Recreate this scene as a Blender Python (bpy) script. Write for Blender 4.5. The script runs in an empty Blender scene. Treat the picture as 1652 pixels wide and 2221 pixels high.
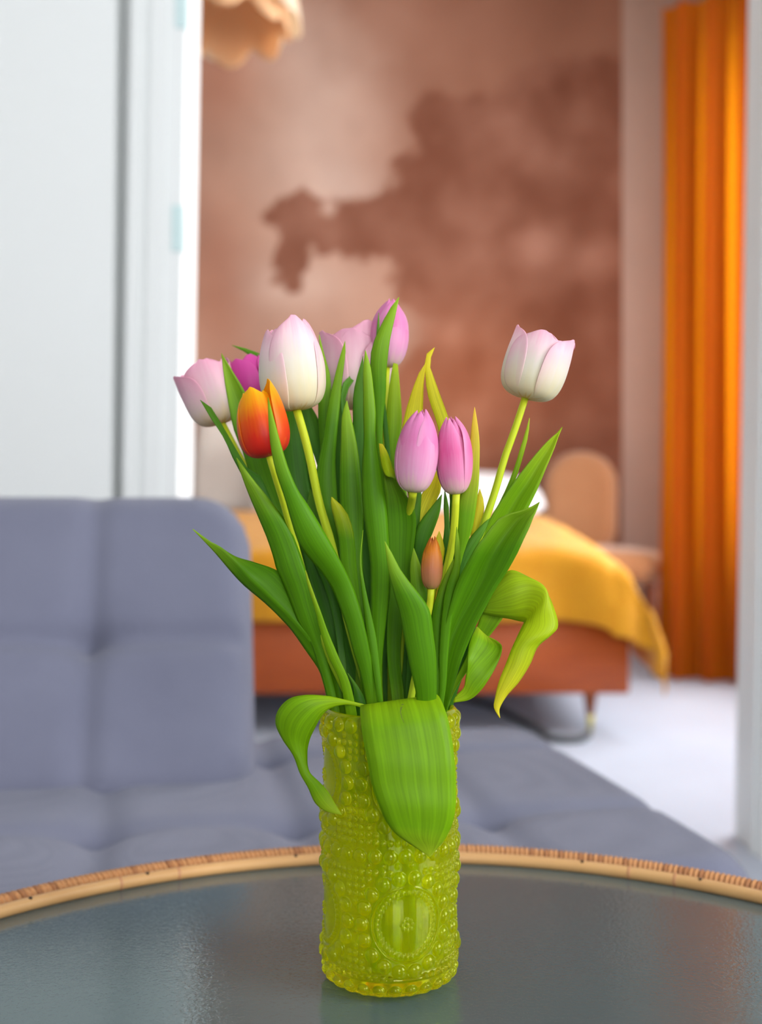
import bpy, math, random
import numpy as np
from mathutils import Vector, Matrix, noise

# ------------------------------------------------------------------ camera, light, exposure
scn = bpy.context.scene
COL = scn.collection
F, CX, CY, CAMZ = 2400.0, 826.0, 1110.5, 0.75      # focal length in pixels, image centre, camera height
cam_d = bpy.data.cameras.new('camera')
cam_d.sensor_fit = 'VERTICAL'
cam_d.sensor_height = 36.0
cam_d.lens = F / 2221.0 * 36.0
cam_d.clip_start = 0.05
cam_d.dof.use_dof = True
cam_d.dof.focus_distance = 0.725
cam_d.dof.aperture_fstop = cam_d.lens / 9.5
cam = bpy.data.objects.new('camera', cam_d)
COL.objects.link(cam)
cam.location = (0, 0, CAMZ)
cam.rotation_euler = (math.pi / 2, 0, 0)
scn.camera = cam

wld = bpy.data.worlds.new('daylight')
scn.world = wld
wld.use_nodes = True
bg = wld.node_tree.nodes['Background']
bg.inputs['Color'].default_value = (0.96, 0.98, 1.0, 1)
bg.inputs['Strength'].default_value = 7.0

scn.view_settings.view_transform = 'Standard'
scn.view_settings.look = 'None'
scn.view_settings.gamma = 1.0
scn.view_settings.use_curve_mapping = False
scn.view_settings.exposure = 0.85


def portal(name, loc, rot, sx, sy):
    """window opening: guides sampling of the daylight that enters there"""
    l = bpy.data.lights.new(name, 'AREA')
    l.shape = 'RECTANGLE'
    l.size, l.size_y = sx, sy
    l.cycles.is_portal = True
    o = bpy.data.objects.new(name, l)
    COL.objects.link(o)
    o.location = loc
    o.rotation_euler = rot


XL, XR, YB, YP, YP2, YF, XRB = -2.3, 1.95, -2.6, 2.40, 2.55, 5.95, 1.80
ZC = 3.60
# windows: (wall, from, to, sill, head)
WIN_REAR = (-0.2, 1.3, 0.85, 2.35)     # in x, on y = YB
WIN_SIDE = (-1.0, 0.55, 0.80, 2.40)     # in y, on x = XR
WIN_BED = (2.90, 4.99, 0.62, 2.70)     # in y, on x = XRB
H_ = math.pi / 2
portal('daylight_rear', ((WIN_REAR[0] + WIN_REAR[1]) / 2, YB - 0.02, (WIN_REAR[2] + WIN_REAR[3]) / 2), (H_, 0, 0),
       WIN_REAR[1] - WIN_REAR[0], WIN_REAR[3] - WIN_REAR[2])
portal('daylight_side', (XR + 0.02, (WIN_SIDE[0] + WIN_SIDE[1]) / 2, (WIN_SIDE[2] + WIN_SIDE[3]) / 2), (H_, 0, H_),
       WIN_SIDE[1] - WIN_SIDE[0], WIN_SIDE[3] - WIN_SIDE[2])
portal('daylight_bedroom', (XRB + 0.02, (WIN_BED[0] + WIN_BED[1]) / 2, (WIN_BED[2] + WIN_BED[3]) / 2), (H_, 0, H_),
       WIN_BED[1] - WIN_BED[0], WIN_BED[3] - WIN_BED[2])


# ------------------------------------------------------------------ helpers
def P(px, py, d):
    return np.array([(px - CX) / F * d, d, CAMZ - (py - CY) / F * d])


def lin(r, g, b, a=1.0):
    f = lambda c: (c / 255 / 12.92) if c / 255 <= 0.04045 else ((c / 255 + 0.055) / 1.055) ** 2.4
    return (f(r), f(g), f(b), a)


def mesh_obj(name, verts, faces, mat, parent=None, smooth=True, attrs=None, loc=None):
    """one mesh object; verts in world coordinates, stored relative to the parent's or its own base"""
    v = np.asarray(verts, dtype=np.float64)
    if parent is not None:
        off = np.array(parent['_o'] if '_o' in parent else parent.location)
    else:
        off = np.array(loc if loc is not None else (v[:, 0].mean(), v[:, 1].mean(), v[:, 2].min()))
    v = v - off
    me = bpy.data.meshes.new(name)
    if isinstance(faces, np.ndarray):
        nv, nf = len(v), len(faces)
        k = faces.shape[1]
        me.vertices.add(nv)
        me.vertices.foreach_set('co', v.astype(np.float32).ravel())
        me.loops.add(nf * k)
        me.loops.foreach_set('vertex_index', faces.astype(np.int32).ravel())
        me.polygons.add(nf)
        me.polygons.foreach_set('loop_start', np.arange(0, nf * k, k, dtype=np.int32))
        me.update(calc_edges=True)
        me.validate()
    else:
        me.from_pydata([tuple(p) for p in v], [], [tuple(f) for f in faces])
        me.update()
    if smooth:
        me.polygons.foreach_set('use_smooth', [True] * len(me.polygons))
    if attrs:
        for k, a in attrs.items():
            a = np.asarray(a, dtype=np.float32)
            if a.ndim == 1:
                at = me.attributes.new(k, 'FLOAT', 'POINT')
                at.data.foreach_set('value', a)
            else:
                at = me.attributes.new(k, 'FLOAT_COLOR', 'POINT')
                at.data.foreach_set('color', a.ravel())
    if mat:
        me.materials.append(mat)
    o = bpy.data.objects.new(name, me)
    COL.objects.link(o)
    if parent is not None:
        o.parent = parent
        o.location = (0, 0, 0)
    else:
        o.location = off
    o['_o'] = [float(x) for x in off]
    return o


def empty(name, loc, label=None, cat=None, group=None, kind=None):
    o = bpy.data.objects.new(name, None)
    COL.objects.link(o)
    o.location = loc
    o.empty_display_size = 0.05
    tag(o, label, cat, group, kind)
    return o


def tag(o, label=None, cat=None, group=None, kind=None):
    if label: o['label'] = label
    if cat: o['category'] = cat
    if group: o['group'] = group
    if kind: o['kind'] = kind
    return o


def grid_faces(nr, nc, close=False, off=0):
    r = np.arange(nr - 1)[:, None]
    cols = nc if close else nc - 1
    c = np.arange(cols)[None, :]
    c2 = (c + 1) % nc
    a = r * nc + c
    b = r * nc + c2
    e = (r + 1) * nc + c2
    f = (r + 1) * nc + c
    return np.stack([a, b, e, f], -1).reshape(-1, 4) + off


def catmull(pts, n):
    """resample a list of k-vectors by a cubic spline over chord length"""
    p = np.asarray(pts, dtype=float)
    s_ = np.concatenate([[0], np.cumsum(np.maximum(1e-5, np.linalg.norm(np.diff(p, axis=0), axis=1)))])
    m_ = np.gradient(p, s_, axis=0)
    # keep the tangents from overshooting where the spacing is uneven
    x = np.linspace(0, s_[-1], n)
    i = np.clip(np.searchsorted(s_, x, side='right') - 1, 0, len(p) - 2)
    h = (s_[i + 1] - s_[i])[:, None]
    t = (x - s_[i])[:, None] / h
    return (1 + 2 * t) * (1 - t) ** 2 * p[i] + t * (1 - t) ** 2 * h * m_[i] + t * t * (3 - 2 * t) * p[i + 1] + t * t * (t - 1) * h * m_[i + 1]


def hinterp(xs, ys, x):
    """smooth monotone-ish interpolation"""
    xs, ys, x = np.asarray(xs, float), np.asarray(ys, float), np.asarray(x, float)
    m = np.gradient(ys, xs)
    i = np.clip(np.searchsorted(xs, x, side='right') - 1, 0, len(xs) - 2)
    h = xs[i + 1] - xs[i]
    t = np.clip((x - xs[i]) / h, 0, 1)
    return ((1 + 2 * t) * (1 - t) ** 2 * ys[i] + t * (1 - t) ** 2 * h * m[i] + t * t * (3 - 2 * t) * ys[i + 1] + t * t * (t - 1) * h * m[i + 1])


def tube_geo(pts, radii, seg=10, caps=True):
    pts = np.asarray(pts, float)
    n = len(pts)
    radii = np.broadcast_to(np.asarray(radii, float), (n,))
    tg = np.gradient(pts, axis=0)
    tg /= np.linalg.norm(tg, axis=1)[:, None] + 1e-12
    ref = np.array([0.0, 0.0, 1.0]) if abs(tg[0][2]) < 0.9 else np.array([0.0, 1.0, 0.0])
    vs = []
    nrm = np.cross(tg[0], ref); nrm /= np.linalg.norm(nrm)
    for k in range(n):
        nrm = nrm - tg[k] * np.dot(nrm, tg[k]); nrm /= np.linalg.norm(nrm) + 1e-12
        bn = np.cross(tg[k], nrm)
        a = np.arange(seg) / seg * 2 * math.pi
        vs.append(pts[k] + radii[k] * (np.cos(a)[:, None] * nrm + np.sin(a)[:, None] * bn))
    v = np.concatenate(vs)
    f = [tuple(x) for x in grid_faces(n, seg, close=True)]
    if caps:
        f.append(tuple(range(seg))[::-1])
        f.append(tuple(range((n - 1) * seg, n * seg)))
    return v, f


def box_geo(x0, x1, y0, y1, z0, z1, bev=0.0):
    if bev <= 0:
        v = [(x0, y0, z0), (x1, y0, z0), (x1, y1, z0), (x0, y1, z0), (x0, y0, z1), (x1, y0, z1), (x1, y1, z1), (x0, y1, z1)]
        f = [(0, 3, 2, 1), (4, 5, 6, 7), (0, 1, 5, 4), (1, 2, 6, 5), (2, 3, 7, 6), (3, 0, 4, 7)]
        return np.array(v), f
    b = bev
    rings = []
    for z, i in ((z0, b), (z0 + b, 0), (z1 - b, 0), (z1, b)):
        rings.append([(x0 + i, y0 + b, z), (x0 + b, y0 + i, z), (x1 - b, y0 + i, z), (x1 - i, y0 + b, z),
                      (x1 - i, y1 - b, z), (x1 - b, y1 - i, z), (x0 + b, y1 - i, z), (x0 + i, y1 - b, z)])
    v = np.array([p for r in rings for p in r])
    f = [tuple(x) for x in grid_faces(4, 8, close=True)]
    f += [tuple(range(8))[::-1], tuple(range(24, 32))]
    return v, f


def lathe_geo(prof, seg=24, cx=0, cy=0):
    pr = np.asarray(prof, float)
    a = np.arange(seg) / seg * 2 * math.pi
    v = np.stack([cx + pr[:, 0:1] * np.cos(a), cy + pr[:, 0:1] * np.sin(a), np.repeat(pr[:, 1:2], seg, 1)], -1).reshape(-1, 3)
    f = [tuple(x) for x in grid_faces(len(pr), seg, close=True)]
    f += [tuple(range(seg))[::-1], tuple(range((len(pr) - 1) * seg, len(pr) * seg))]
    return v, f


# ------------------------------------------------------------------ materials
def mat_new(name):
    m = bpy.data.materials.new(name)
    m.use_nodes = True
    nt = m.node_tree
    return m, nt, nt.nodes['Principled BSDF'], nt.nodes['Material Output']


def N(nt, typ, **kw):
    n = nt.nodes.new(typ)
    for k, v in kw.items():
        if k.startswith('i_'):
            n.inputs[k[2:].replace('_', ' ')].default_value = v
        else:
            setattr(n, k, v)
    return n


def simple(name, col, rough=0.6, spec=0.4, metal=0.0, noise_amt=0.0, noise_scale=20.0, bump=0.0, bump_scale=200.0, sheen=0.0):
    m, nt, b, out = mat_new(name)
    b.inputs['Base Color'].default_value = col
    b.inputs['Roughness'].default_value = rough
    b.inputs['Specular IOR Level'].default_value = spec
    b.inputs['Metallic'].default_value = metal
    if sheen: b.inputs['Sheen Weight'].default_value = sheen
    tc = N(nt, 'ShaderNodeTexCoord')
    if noise_amt:
        n = N(nt, 'ShaderNodeTexNoise', i_Scale=noise_scale, i_Detail=4.0)
        nt.links.new(tc.outputs['Object'], n.inputs['Vector'])
        mx = N(nt, 'ShaderNodeMix', data_type='RGBA', blend_type='MULTIPLY')
        mx.inputs['Factor'].default_value = 1.0
        mr = N(nt, 'ShaderNodeMapRange')
        mr.inputs['From Min'].default_value = 0.3; mr.inputs['From Max'].default_value = 0.7
        mr.inputs['To Min'].default_value = 1 - noise_amt; mr.inputs['To Max'].default_value = 1 + noise_amt * 0.4
        nt.links.new(n.outputs['Fac'], mr.inputs['Value'])
        cmb = N(nt, 'ShaderNodeCombineColor')
        for k in ('Red', 'Green', 'Blue'): nt.links.new(mr.outputs['Result'], cmb.inputs[k])
        mx.inputs['A'].default_value = col
        nt.links.new(cmb.outputs['Color'], mx.inputs['B'])
        nt.links.new(mx.outputs['Result'], b.inputs['Base Color'])
    if bump:
        n2 = N(nt, 'ShaderNodeTexNoise', i_Scale=bump_scale, i_Detail=3.0)
        nt.links.new(tc.outputs['Object'], n2.inputs['Vector'])
        bp = N(nt, 'ShaderNodeBump', i_Strength=bump, i_Distance=0.002)
        nt.links.new(n2.outputs['Fac'], bp.inputs['Height'])
        nt.links.new(bp.outputs['Normal'], b.inputs['Normal'])
    return m


def fabric(name, c1, c2, scale=900.0, bump=0.5, rough=0.9, trans=0.0, sheen=0.2, tcol=None):
    """woven cloth: two crossed wave textures for the threads"""
    m, nt, b, out = mat_new(name)
    tc = N(nt, 'ShaderNodeTexCoord')
    ws = []
    for d in ('X', 'Y', 'Z'):
        w = N(nt, 'ShaderNodeTexWave', wave_type='BANDS', bands_direction=d, i_Scale=scale / 6.28, i_Distortion=1.5, i_Detail=1.0)
        nt.links.new(tc.outputs['Object'], w.inputs['Vector'])
        ws.append(w)
    ad = N(nt, 'ShaderNodeMath', operation='ADD'); ad2 = N(nt, 'ShaderNodeMath', operation='ADD')
    nt.links.new(ws[0].outputs['Fac'], ad.inputs[0]); nt.links.new(ws[1].outputs['Fac'], ad.inputs[1])
    nt.links.new(ad.outputs[0], ad2.inputs[0]); nt.links.new(ws[2].outputs['Fac'], ad2.inputs[1])
    nz = N(nt, 'ShaderNodeTexNoise', i_Scale=9.0, i_Detail=5.0)
    nt.links.new(tc.outputs['Object'], nz.inputs['Vector'])
    mr = N(nt, 'ShaderNodeMapRange')
    mr.inputs['From Max'].default_value = 3.0
    nt.links.new(ad2.outputs[0], mr.inputs['Value'])
    av = N(nt, 'ShaderNodeMath', operation='MULTIPLY_ADD')
    av.inputs[1].default_value = 0.5
    nt.links.new(nz.outputs['Fac'], av.inputs[0])
    hf = N(nt, 'ShaderNodeMath', operation='MULTIPLY'); hf.inputs[1].default_value = 0.5
    nt.links.new(mr.outputs['Result'], hf.inputs[0]); nt.links.new(hf.outputs[0], av.inputs[2])
    mx = N(nt, 'ShaderNodeMix', data_type='RGBA')
    mx.inputs['A'].default_value = c1; mx.inputs['B'].default_value = c2
    nt.links.new(av.outputs[0], mx.inputs['Factor'])
    nt.links.new(mx.outputs['Result'], b.inputs['Base Color'])
    b.inputs['Roughness'].default_value = rough
    b.inputs['Specular IOR Level'].default_value = 0.15
    b.inputs['Sheen Weight'].default_value = sheen
    bp = N(nt, 'ShaderNodeBump', i_Strength=bump, i_Distance=0.001)
    nt.links.new(ad2.outputs[0], bp.inputs['Height'])
    nt.links.new(bp.outputs['Normal'], b.inputs['Normal'])
    if trans:
        t = N(nt, 'ShaderNodeBsdfTranslucent')
        if tcol: t.inputs['Color'].default_value = tcol
        else: nt.links.new(mx.outputs['Result'], t.inputs['Color'])
        ms = N(nt, 'ShaderNodeMixShader'); ms.inputs[0].default_value = trans
        nt.links.new(b.outputs[0], ms.inputs[1]); nt.links.new(t.outputs[0], ms.inputs[2])
        nt.links.new(ms.outputs[0], out.inputs['Surface'])
    return m


def wood(name, c1, c2, scale=6.0, rough=0.45, axis=0):
    m, nt, b, out = mat_new(name)
    tc = N(nt, 'ShaderNodeTexCoord'); mp = N(nt, 'ShaderNodeMapping')
    sc = [14.0, 14.0, 14.0]; sc[axis] = 1.2
    mp.inputs['Scale'].default_value = sc
    nt.links.new(tc.outputs['Object'], mp.inputs['Vector'])
    n = N(nt, 'ShaderNodeTexNoise', i_Scale=scale, i_Detail=6.0, i_Distortion=0.6)
    nt.links.new(mp.outputs[0], n.inputs['Vector'])
    mx = N(nt, 'ShaderNodeMix', data_type='RGBA')
    mx.inputs['A'].default_value = c1; mx.inputs['B'].default_value = c2
    nt.links.new(n.outputs['Fac'], mx.inputs['Factor'])
    nt.links.new(mx.outputs['Result'], b.inputs['Base Color'])
    b.inputs['Roughness'].default_value = rough
    return m


def leaf_mat(name, base, body, tip, trans=0.35, rough=0.45, tipstart=0.8):
    """tulip leaf: colour runs from the pale base to the tip, with fine parallel veins"""
    m, nt, b, out = mat_new(name)
    av = N(nt, 'ShaderNodeAttribute', attribute_name='pv')
    au = N(nt, 'ShaderNodeAttribute', attribute_name='pu')
    cr = N(nt, 'ShaderNodeValToRGB')
    e = cr.color_ramp.elements
    e[0].position = 0.0; e[0].color = base
    e[1].position = 1.0; e[1].color = tip
    x = e.new(0.32); x.color = body
    x = e.new(tipstart); x.color = body
    nt.links.new(av.outputs['Fac'], cr.inputs['Fac'])
    cx = N(nt, 'ShaderNodeCombineXYZ')
    m1 = N(nt, 'ShaderNodeMath', operation='MULTIPLY'); m1.inputs[1].default_value = 9.0
    m2 = N(nt, 'ShaderNodeMath', operation='MULTIPLY'); m2.inputs[1].default_value = 1.2
    nt.links.new(au.outputs['Fac'], m1.inputs[0]); nt.links.new(av.outputs['Fac'], m2.inputs[0])
    nt.links.new(m1.outputs[0], cx.inputs['X']); nt.links.new(m2.outputs[0], cx.inputs['Y'])
    oi = N(nt, 'ShaderNodeObjectInfo')
    nt.links.new(oi.outputs['Random'], cx.inputs['Z'])
    nz = N(nt, 'ShaderNodeTexNoise', i_Scale=1.6, i_Detail=4.0)
    nt.links.new(cx.outputs[0], nz.inputs['Vector'])
    mr = N(nt, 'ShaderNodeMapRange')
    mr.inputs['From Min'].default_value = 0.3; mr.inputs['From Max'].default_value = 0.7
    mr.inputs['To Min'].default_value = 0.78; mr.inputs['To Max'].default_value = 1.18
    nt.links.new(nz.outputs['Fac'], mr.inputs['Value'])
    mx = N(nt, 'ShaderNodeVectorMath', operation='SCALE')
    nt.links.new(cr.outputs['Color'], mx.inputs[0]); nt.links.new(mr.outputs['Result'], mx.inputs['Scale'])
    nt.links.new(mx.outputs[0], b.inputs['Base Color'])
    b.inputs['Roughness'].default_value = rough
    b.inputs['Specular IOR Level'].default_value = 0.2
    bp = N(nt, 'ShaderNodeBump', i_Strength=0.12, i_Distance=0.001)
    nt.links.new(nz.outputs['Fac'], bp.inputs['Height']); nt.links.new(bp.outputs['Normal'], b.inputs['Normal'])
    t = N(nt, 'ShaderNodeBsdfTranslucent')
    sc = N(nt, 'ShaderNodeVectorMath', operation='MULTIPLY'); sc.inputs[1].default_value = (1.2, 1.2, 0.4)
    nt.links.new(mx.outputs[0], sc.inputs[0]); nt.links.new(sc.outputs[0], t.inputs['Color'])
    ms = N(nt, 'ShaderNodeMixShader'); ms.inputs[0].default_value = trans
    nt.links.new(b.outputs[0], ms.inputs[1]); nt.links.new(t.outputs[0], ms.inputs[2])
    nt.links.new(ms.outputs[0], out.inputs['Surface'])
    return m


def petal_mat(name, stops, edge, edge_amt, streak, trans=0.35):
    """tulip petal: colour ramp from base to tip, tinted margin, lengthwise streaks"""
    m, nt, b, out = mat_new(name)
    av = N(nt, 'ShaderNodeAttribute', attribute_name='pv')
    au = N(nt, 'ShaderNodeAttribute', attribute_name='pu')
    cr = N(nt, 'ShaderNodeValToRGB')
    e = cr.color_ramp.elements
    e[0].position, e[0].color = stops[0]
    e[1].position, e[1].color = stops[-1]
    for p, c in stops[1:-1]:
        x = e.new(p); x.color = c
    cx = N(nt, 'ShaderNodeCombineXYZ')
    m1 = N(nt, 'ShaderNodeMath', operation='MULTIPLY'); m1.inputs[1].default_value = 6.0
    nt.links.new(au.outputs['Fac'], m1.inputs[0])
    nt.links.new(m1.outputs[0], cx.inputs['X']); nt.links.new(av.outputs['Fac'], cx.inputs['Y'])
    oi = N(nt, 'ShaderNodeObjectInfo')
    m3 = N(nt, 'ShaderNodeMath', operation='MULTIPLY'); m3.inputs[1].default_value = 20.0
    nt.links.new(oi.outputs['Random'], m3.inputs[0]); nt.links.new(m3.outputs[0], cx.inputs['Z'])
    nz = N(nt, 'ShaderNodeTexNoise', i_Scale=1.5, i_Detail=5.0)
    nt.links.new(cx.outputs[0], nz.inputs['Vector'])
    # the streaks shift the ramp position
    sh = N(nt, 'ShaderNodeMath', operation='MULTIPLY_ADD'); sh.inputs[1].default_value = streak; sh.inputs[2].default_value = -streak / 2
    nt.links.new(nz.outputs['Fac'], sh.inputs[0])
    ad = N(nt, 'ShaderNodeMath', operation='ADD', use_clamp=True)
    nt.links.new(av.outputs['Fac'], ad.inputs[0]); nt.links.new(sh.outputs[0], ad.inputs[1])
    nt.links.new(ad.outputs[0], cr.inputs['Fac'])
    ab = N(nt, 'ShaderNodeMath', operation='ABSOLUTE'); nt.links.new(au.outputs['Fac'], ab.inputs[0])
    pw = N(nt, 'ShaderNodeMath', operation='POWER'); pw.inputs[1].default_value = 2.5; nt.links.new(ab.outputs[0], pw.inputs[0])
    ml = N(nt, 'ShaderNodeMath', operation='MULTIPLY'); nt.links.new(pw.outputs[0], ml.inputs[0]); nt.links.new(av.outputs['Fac'], ml.inputs[1])
    ml2 = N(nt, 'ShaderNodeMath', operation='MULTIPLY', use_clamp=True); ml2.inputs[1].default_value = edge_amt; nt.links.new(ml.outputs[0], ml2.inputs[0])
    mx = N(nt, 'ShaderNodeMix', data_type='RGBA')
    nt.links.new(ml2.outputs[0], mx.inputs['Factor']); nt.links.new(cr.outputs['Color'], mx.inputs['A']); mx.inputs['B'].default_value = edge
    nt.links.new(mx.outputs['Result'], b.inputs['Base Color'])
    b.inputs['Roughness'].default_value = 0.42
    b.inputs['Specular IOR Level'].default_value = 0.3
    bp = N(nt, 'ShaderNodeBump', i_Strength=0.15, i_Distance=0.001)
    nt.links.new(nz.outputs['Fac'], bp.inputs['Height']); nt.links.new(bp.outputs['Normal'], b.inputs['Normal'])
    t = N(nt, 'ShaderNodeBsdfTranslucent')
    nt.links.new(mx.outputs['Result'], t.inputs['Color'])
    ms = N(nt, 'ShaderNodeMixShader'); ms.inputs[0].default_value = trans
    nt.links.new(b.outputs[0], ms.inputs[1]); nt.links.new(t.outputs[0], ms.inputs[2])
    nt.links.new(ms.outputs[0], out.inputs['Surface'])
    return m


M = {}
M['white_paint'] = simple('white_paint', lin(232, 234, 233), 0.5, 0.3)
M['grey_paint'] = simple('warm_grey_paint', lin(190, 188, 184), 0.7, 0.2)
M['ceiling_paint'] = simple('ceiling_paint', lin(238, 238, 236), 0.8, 0.2)
M['taupe_paint'] = simple('taupe_paint', lin(182, 156, 144), 0.8, 0.2, noise_amt=0.05, noise_scale=3)
M['white_floor'] = simple('white_floor', lin(182, 190, 205), 0.45, 0.3, noise_amt=0.05, noise_scale=4)
M['sofa'] = fabric('grey_blue_weave', lin(98, 100, 120), lin(132, 134, 154), scale=2200, bump=0.35)
M['steel'] = simple('dark_steel', lin(70, 70, 74), 0.35, 0.5, metal=0.8)
M['hinge'] = simple('painted_hinge', lin(205, 226, 226), 0.35, 0.5)
M['yellow_throw'] = fabric('yellow_waffle_cloth', lin(220, 142, 14), lin(240, 176, 44), scale=420, bump=0.9, trans=0.15, sheen=0.3)
M['sheet'] = fabric('white_sheet', lin(232, 230, 232), lin(246, 244, 244), scale=2500, bump=0.2)
M['cream'] = fabric('cream_pillow_cloth', lin(226, 214, 204), lin(238, 228, 220), scale=2200, bump=0.2)
M['teak'] = wood('reddish_teak', lin(140, 54, 6), lin(192, 90, 20), axis=0)
M['teak_leg'] = wood('reddish_teak_leg', lin(110, 54, 26), lin(160, 86, 44), axis=2)
M['brass'] = simple('brass', lin(200, 190, 110), 0.3, 0.5, metal=0.9)
M['curtain'] = fabric('orange_curtain_cloth', lin(176, 84, 4), lin(200, 106, 8), scale=1400, bump=0.25, trans=0.66, tcol=(0.70, 0.25, 0.003, 1))
M['tan'] = fabric('tan_velvet', lin(158, 108, 72), lin(186, 132, 92), scale=1500, bump=0.2, sheen=0.5)
M['shade'] = fabric('cream_shade_cloth', lin(238, 222, 196), lin(246, 234, 214), scale=2000, bump=0.15, trans=0.5)
M['shade_in'] = fabric('apricot_shade_lining', lin(236, 196, 150), lin(244, 208, 166), scale=2000, bump=0.15, trans=0.5)
M['cord'] = simple('dark_grey_matte', lin(74, 76, 78), 0.6, 0.3)
M['cane'] = wood('peeled_cane', lin(186, 136, 84), lin(210, 166, 112), scale=3.0, rough=0.4, axis=0)
M['wrap'] = simple('wrapped_rattan', lin(188, 132, 84), 0.5, 0.4, noise_amt=0.35, noise_scale=120)
M['wrap2'] = simple('wrapped_rattan_dark', lin(160, 106, 66), 0.5, 0.4, noise_amt=0.35, noise_scale=120)
M['rattan_pole'] = wood('rattan_pole', lin(150, 98, 56), lin(192, 138, 86), scale=5.0, rough=0.45, axis=2)
M['nail'] = simple('dark_nail', lin(58, 46, 34), 0.4, 0.5, metal=0.6)
M['node'] = simple('cane_joint', lin(182, 128, 88), 0.5, 0.4)

# table glass: cast obscure glass, pebbled on top, grey green in the mass
m, nt, b, out = mat_new('pebbled_table_glass')
tc = N(nt, 'ShaderNodeTexCoord')
n1 = N(nt, 'ShaderNodeTexNoise', i_Scale=330.0, i_Detail=2.0, i_Distortion=0.8)
n2 = N(nt, 'ShaderNodeTexNoise', i_Scale=14.0, i_Detail=1.0)
nt.links.new(tc.outputs['Object'], n1.inputs['Vector']); nt.links.new(tc.outputs['Object'], n2.inputs['Vector'])
bp = N(nt, 'ShaderNodeBump', i_Strength=0.15, i_Distance=0.001)
nt.links.new(n1.outputs['Fac'], bp.inputs['Height'])
nt.links.new(bp.outputs['Normal'], b.inputs['Normal'])
b.inputs['Base Color'].default_value = lin(88, 104, 106)
b.inputs['Roughness'].default_value = 0.03
b.inputs['IOR'].default_value = 1.62
b.inputs['Transmission Weight'].default_value = 0.25
b.inputs['Specular Tint'].default_value = lin(215, 240, 240)
M['table_glass'] = m

# vase glass: yellow green pressed glass; the smooth inside carries the milky bloom of the mass
def vase_mat(name, clear, bloom, tpc):
    m, nt, b, out = mat_new(name)
    b.inputs['Base Color'].default_value = (0.94, 0.99, 0.008, 1)
    b.inputs['Roughness'].default_value = 0.015
    b.inputs['IOR'].default_value = 1.48
    b.inputs['Specular Tint'].default_value = (1.0, 1.0, 0.45, 1)
    b.inputs['Transmission Weight'].default_value = 1.0
    tp = N(nt, 'ShaderNodeBsdfTransparent'); tp.inputs['Color'].default_value = tpc
    tr = N(nt, 'ShaderNodeBsdfTranslucent'); tr.inputs['Color'].default_value = (0.90, 0.97, 0.0, 1)
    df = N(nt, 'ShaderNodeBsdfDiffuse'); df.inputs['Color'].default_value = (0.88, 0.95, 0.0, 1)
    a0 = N(nt, 'ShaderNodeMixShader'); a0.inputs[0].default_value = clear
    nt.links.new(b.outputs[0], a0.inputs[1]); nt.links.new(tp.outputs[0], a0.inputs[2])
    a1 = N(nt, 'ShaderNodeMixShader'); a1.inputs[0].default_value = 0.5
    nt.links.new(tr.outputs[0], a1.inputs[1]); nt.links.new(df.outputs[0], a1.inputs[2])
    ms = N(nt, 'ShaderNodeMixShader'); ms.inputs[0].default_value = bloom
    nt.links.new(a0.outputs[0], ms.inputs[1]); nt.links.new(a1.outputs[0], ms.inputs[2])
    nt.links.new(ms.outputs[0], out.inputs['Surface'])
    return m


M['vase_glass'] = vase_mat('yellow_green_pressed_glass', 0.14, 0.13, (0.98, 0.98, 0.04, 1))
M['vase_inside'] = vase_mat('yellow_green_glass_inside', 0.25, 0.26, (0.98, 0.98, 0.04, 1))

m, nt, b, out = mat_new('water')
b.inputs['Base Color'].default_value = (0.97, 0.99, 0.95, 1)
b.inputs['Roughness'].default_value = 0.0
b.inputs['IOR'].default_value = 1.33
b.inputs['Transmission Weight'].default_value = 1.0
tp = N(nt, 'ShaderNodeBsdfTransparent'); tp.inputs['Color'].default_value = (0.98, 0.99, 0.97, 1)
a0 = N(nt, 'ShaderNodeMixShader'); a0.inputs[0].default_value = 0.55
nt.links.new(b.outputs[0], a0.inputs[1]); nt.links.new(tp.outputs[0], a0.inputs[2]); nt.links.new(a0.outputs[0], out.inputs['Surface'])
M['water'] = m

# leaves and petals
PALEBASE = lin(176, 196, 70)
M['leaf'] = leaf_mat('tulip_leaf_green', lin(150, 184, 22), lin(88, 144, 8), lin(150, 186, 40))
M['leaf_dark'] = leaf_mat('tulip_leaf_blue_green', lin(112, 156, 20), lin(62, 118, 20), lin(96, 148, 30), trans=0.28)
M['leaf_light'] = leaf_mat('tulip_leaf_light_green', lin(168, 196, 20), lin(124, 172, 8), lin(178, 200, 40), trans=0.42)
M['leaf_yellow'] = leaf_mat('tulip_leaf_yellow_green', lin(140, 176, 30), lin(178, 200, 20), lin(228, 214, 50), trans=0.45, tipstart=0.6)
M['leaf_tip'] = leaf_mat('tulip_leaf_yellow_tip', lin(120, 164, 30), lin(116, 168, 20), lin(238, 206, 70), trans=0.4, tipstart=0.72)
M['leaf_ytip'] = leaf_mat('tulip_leaf_gold_tip', lin(120, 164, 30), lin(100, 156, 14), lin(206, 206, 40), trans=0.38, tipstart=0.85)
M['stem'] = leaf_mat('tulip_stem_green', lin(128, 168, 40), lin(150, 184, 26), lin(196, 206, 40), trans=0.1, rough=0.45, tipstart=0.55)
cream, white = lin(232, 224, 190), lin(236, 229, 214)
M['petal_pale'] = petal_mat('petal_cream_pink', [(0, lin(226, 186, 90)), (0.10, lin(240, 226, 180)), (0.30, cream), (0.55, white), (0.78, lin(248, 220, 224)), (1, lin(242, 186, 206))],
                            lin(236, 172, 196), 0.9, 0.28)
M['petal_blush'] = petal_mat('petal_blush_pink', [(0, lin(226, 170, 70)), (0.12, lin(238, 214, 170)), (0.35, lin(240, 220, 210)), (0.6, lin(244, 208, 216)), (1, lin(236, 174, 198))],
                             lin(232, 162, 188), 0.8, 0.3)
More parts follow.
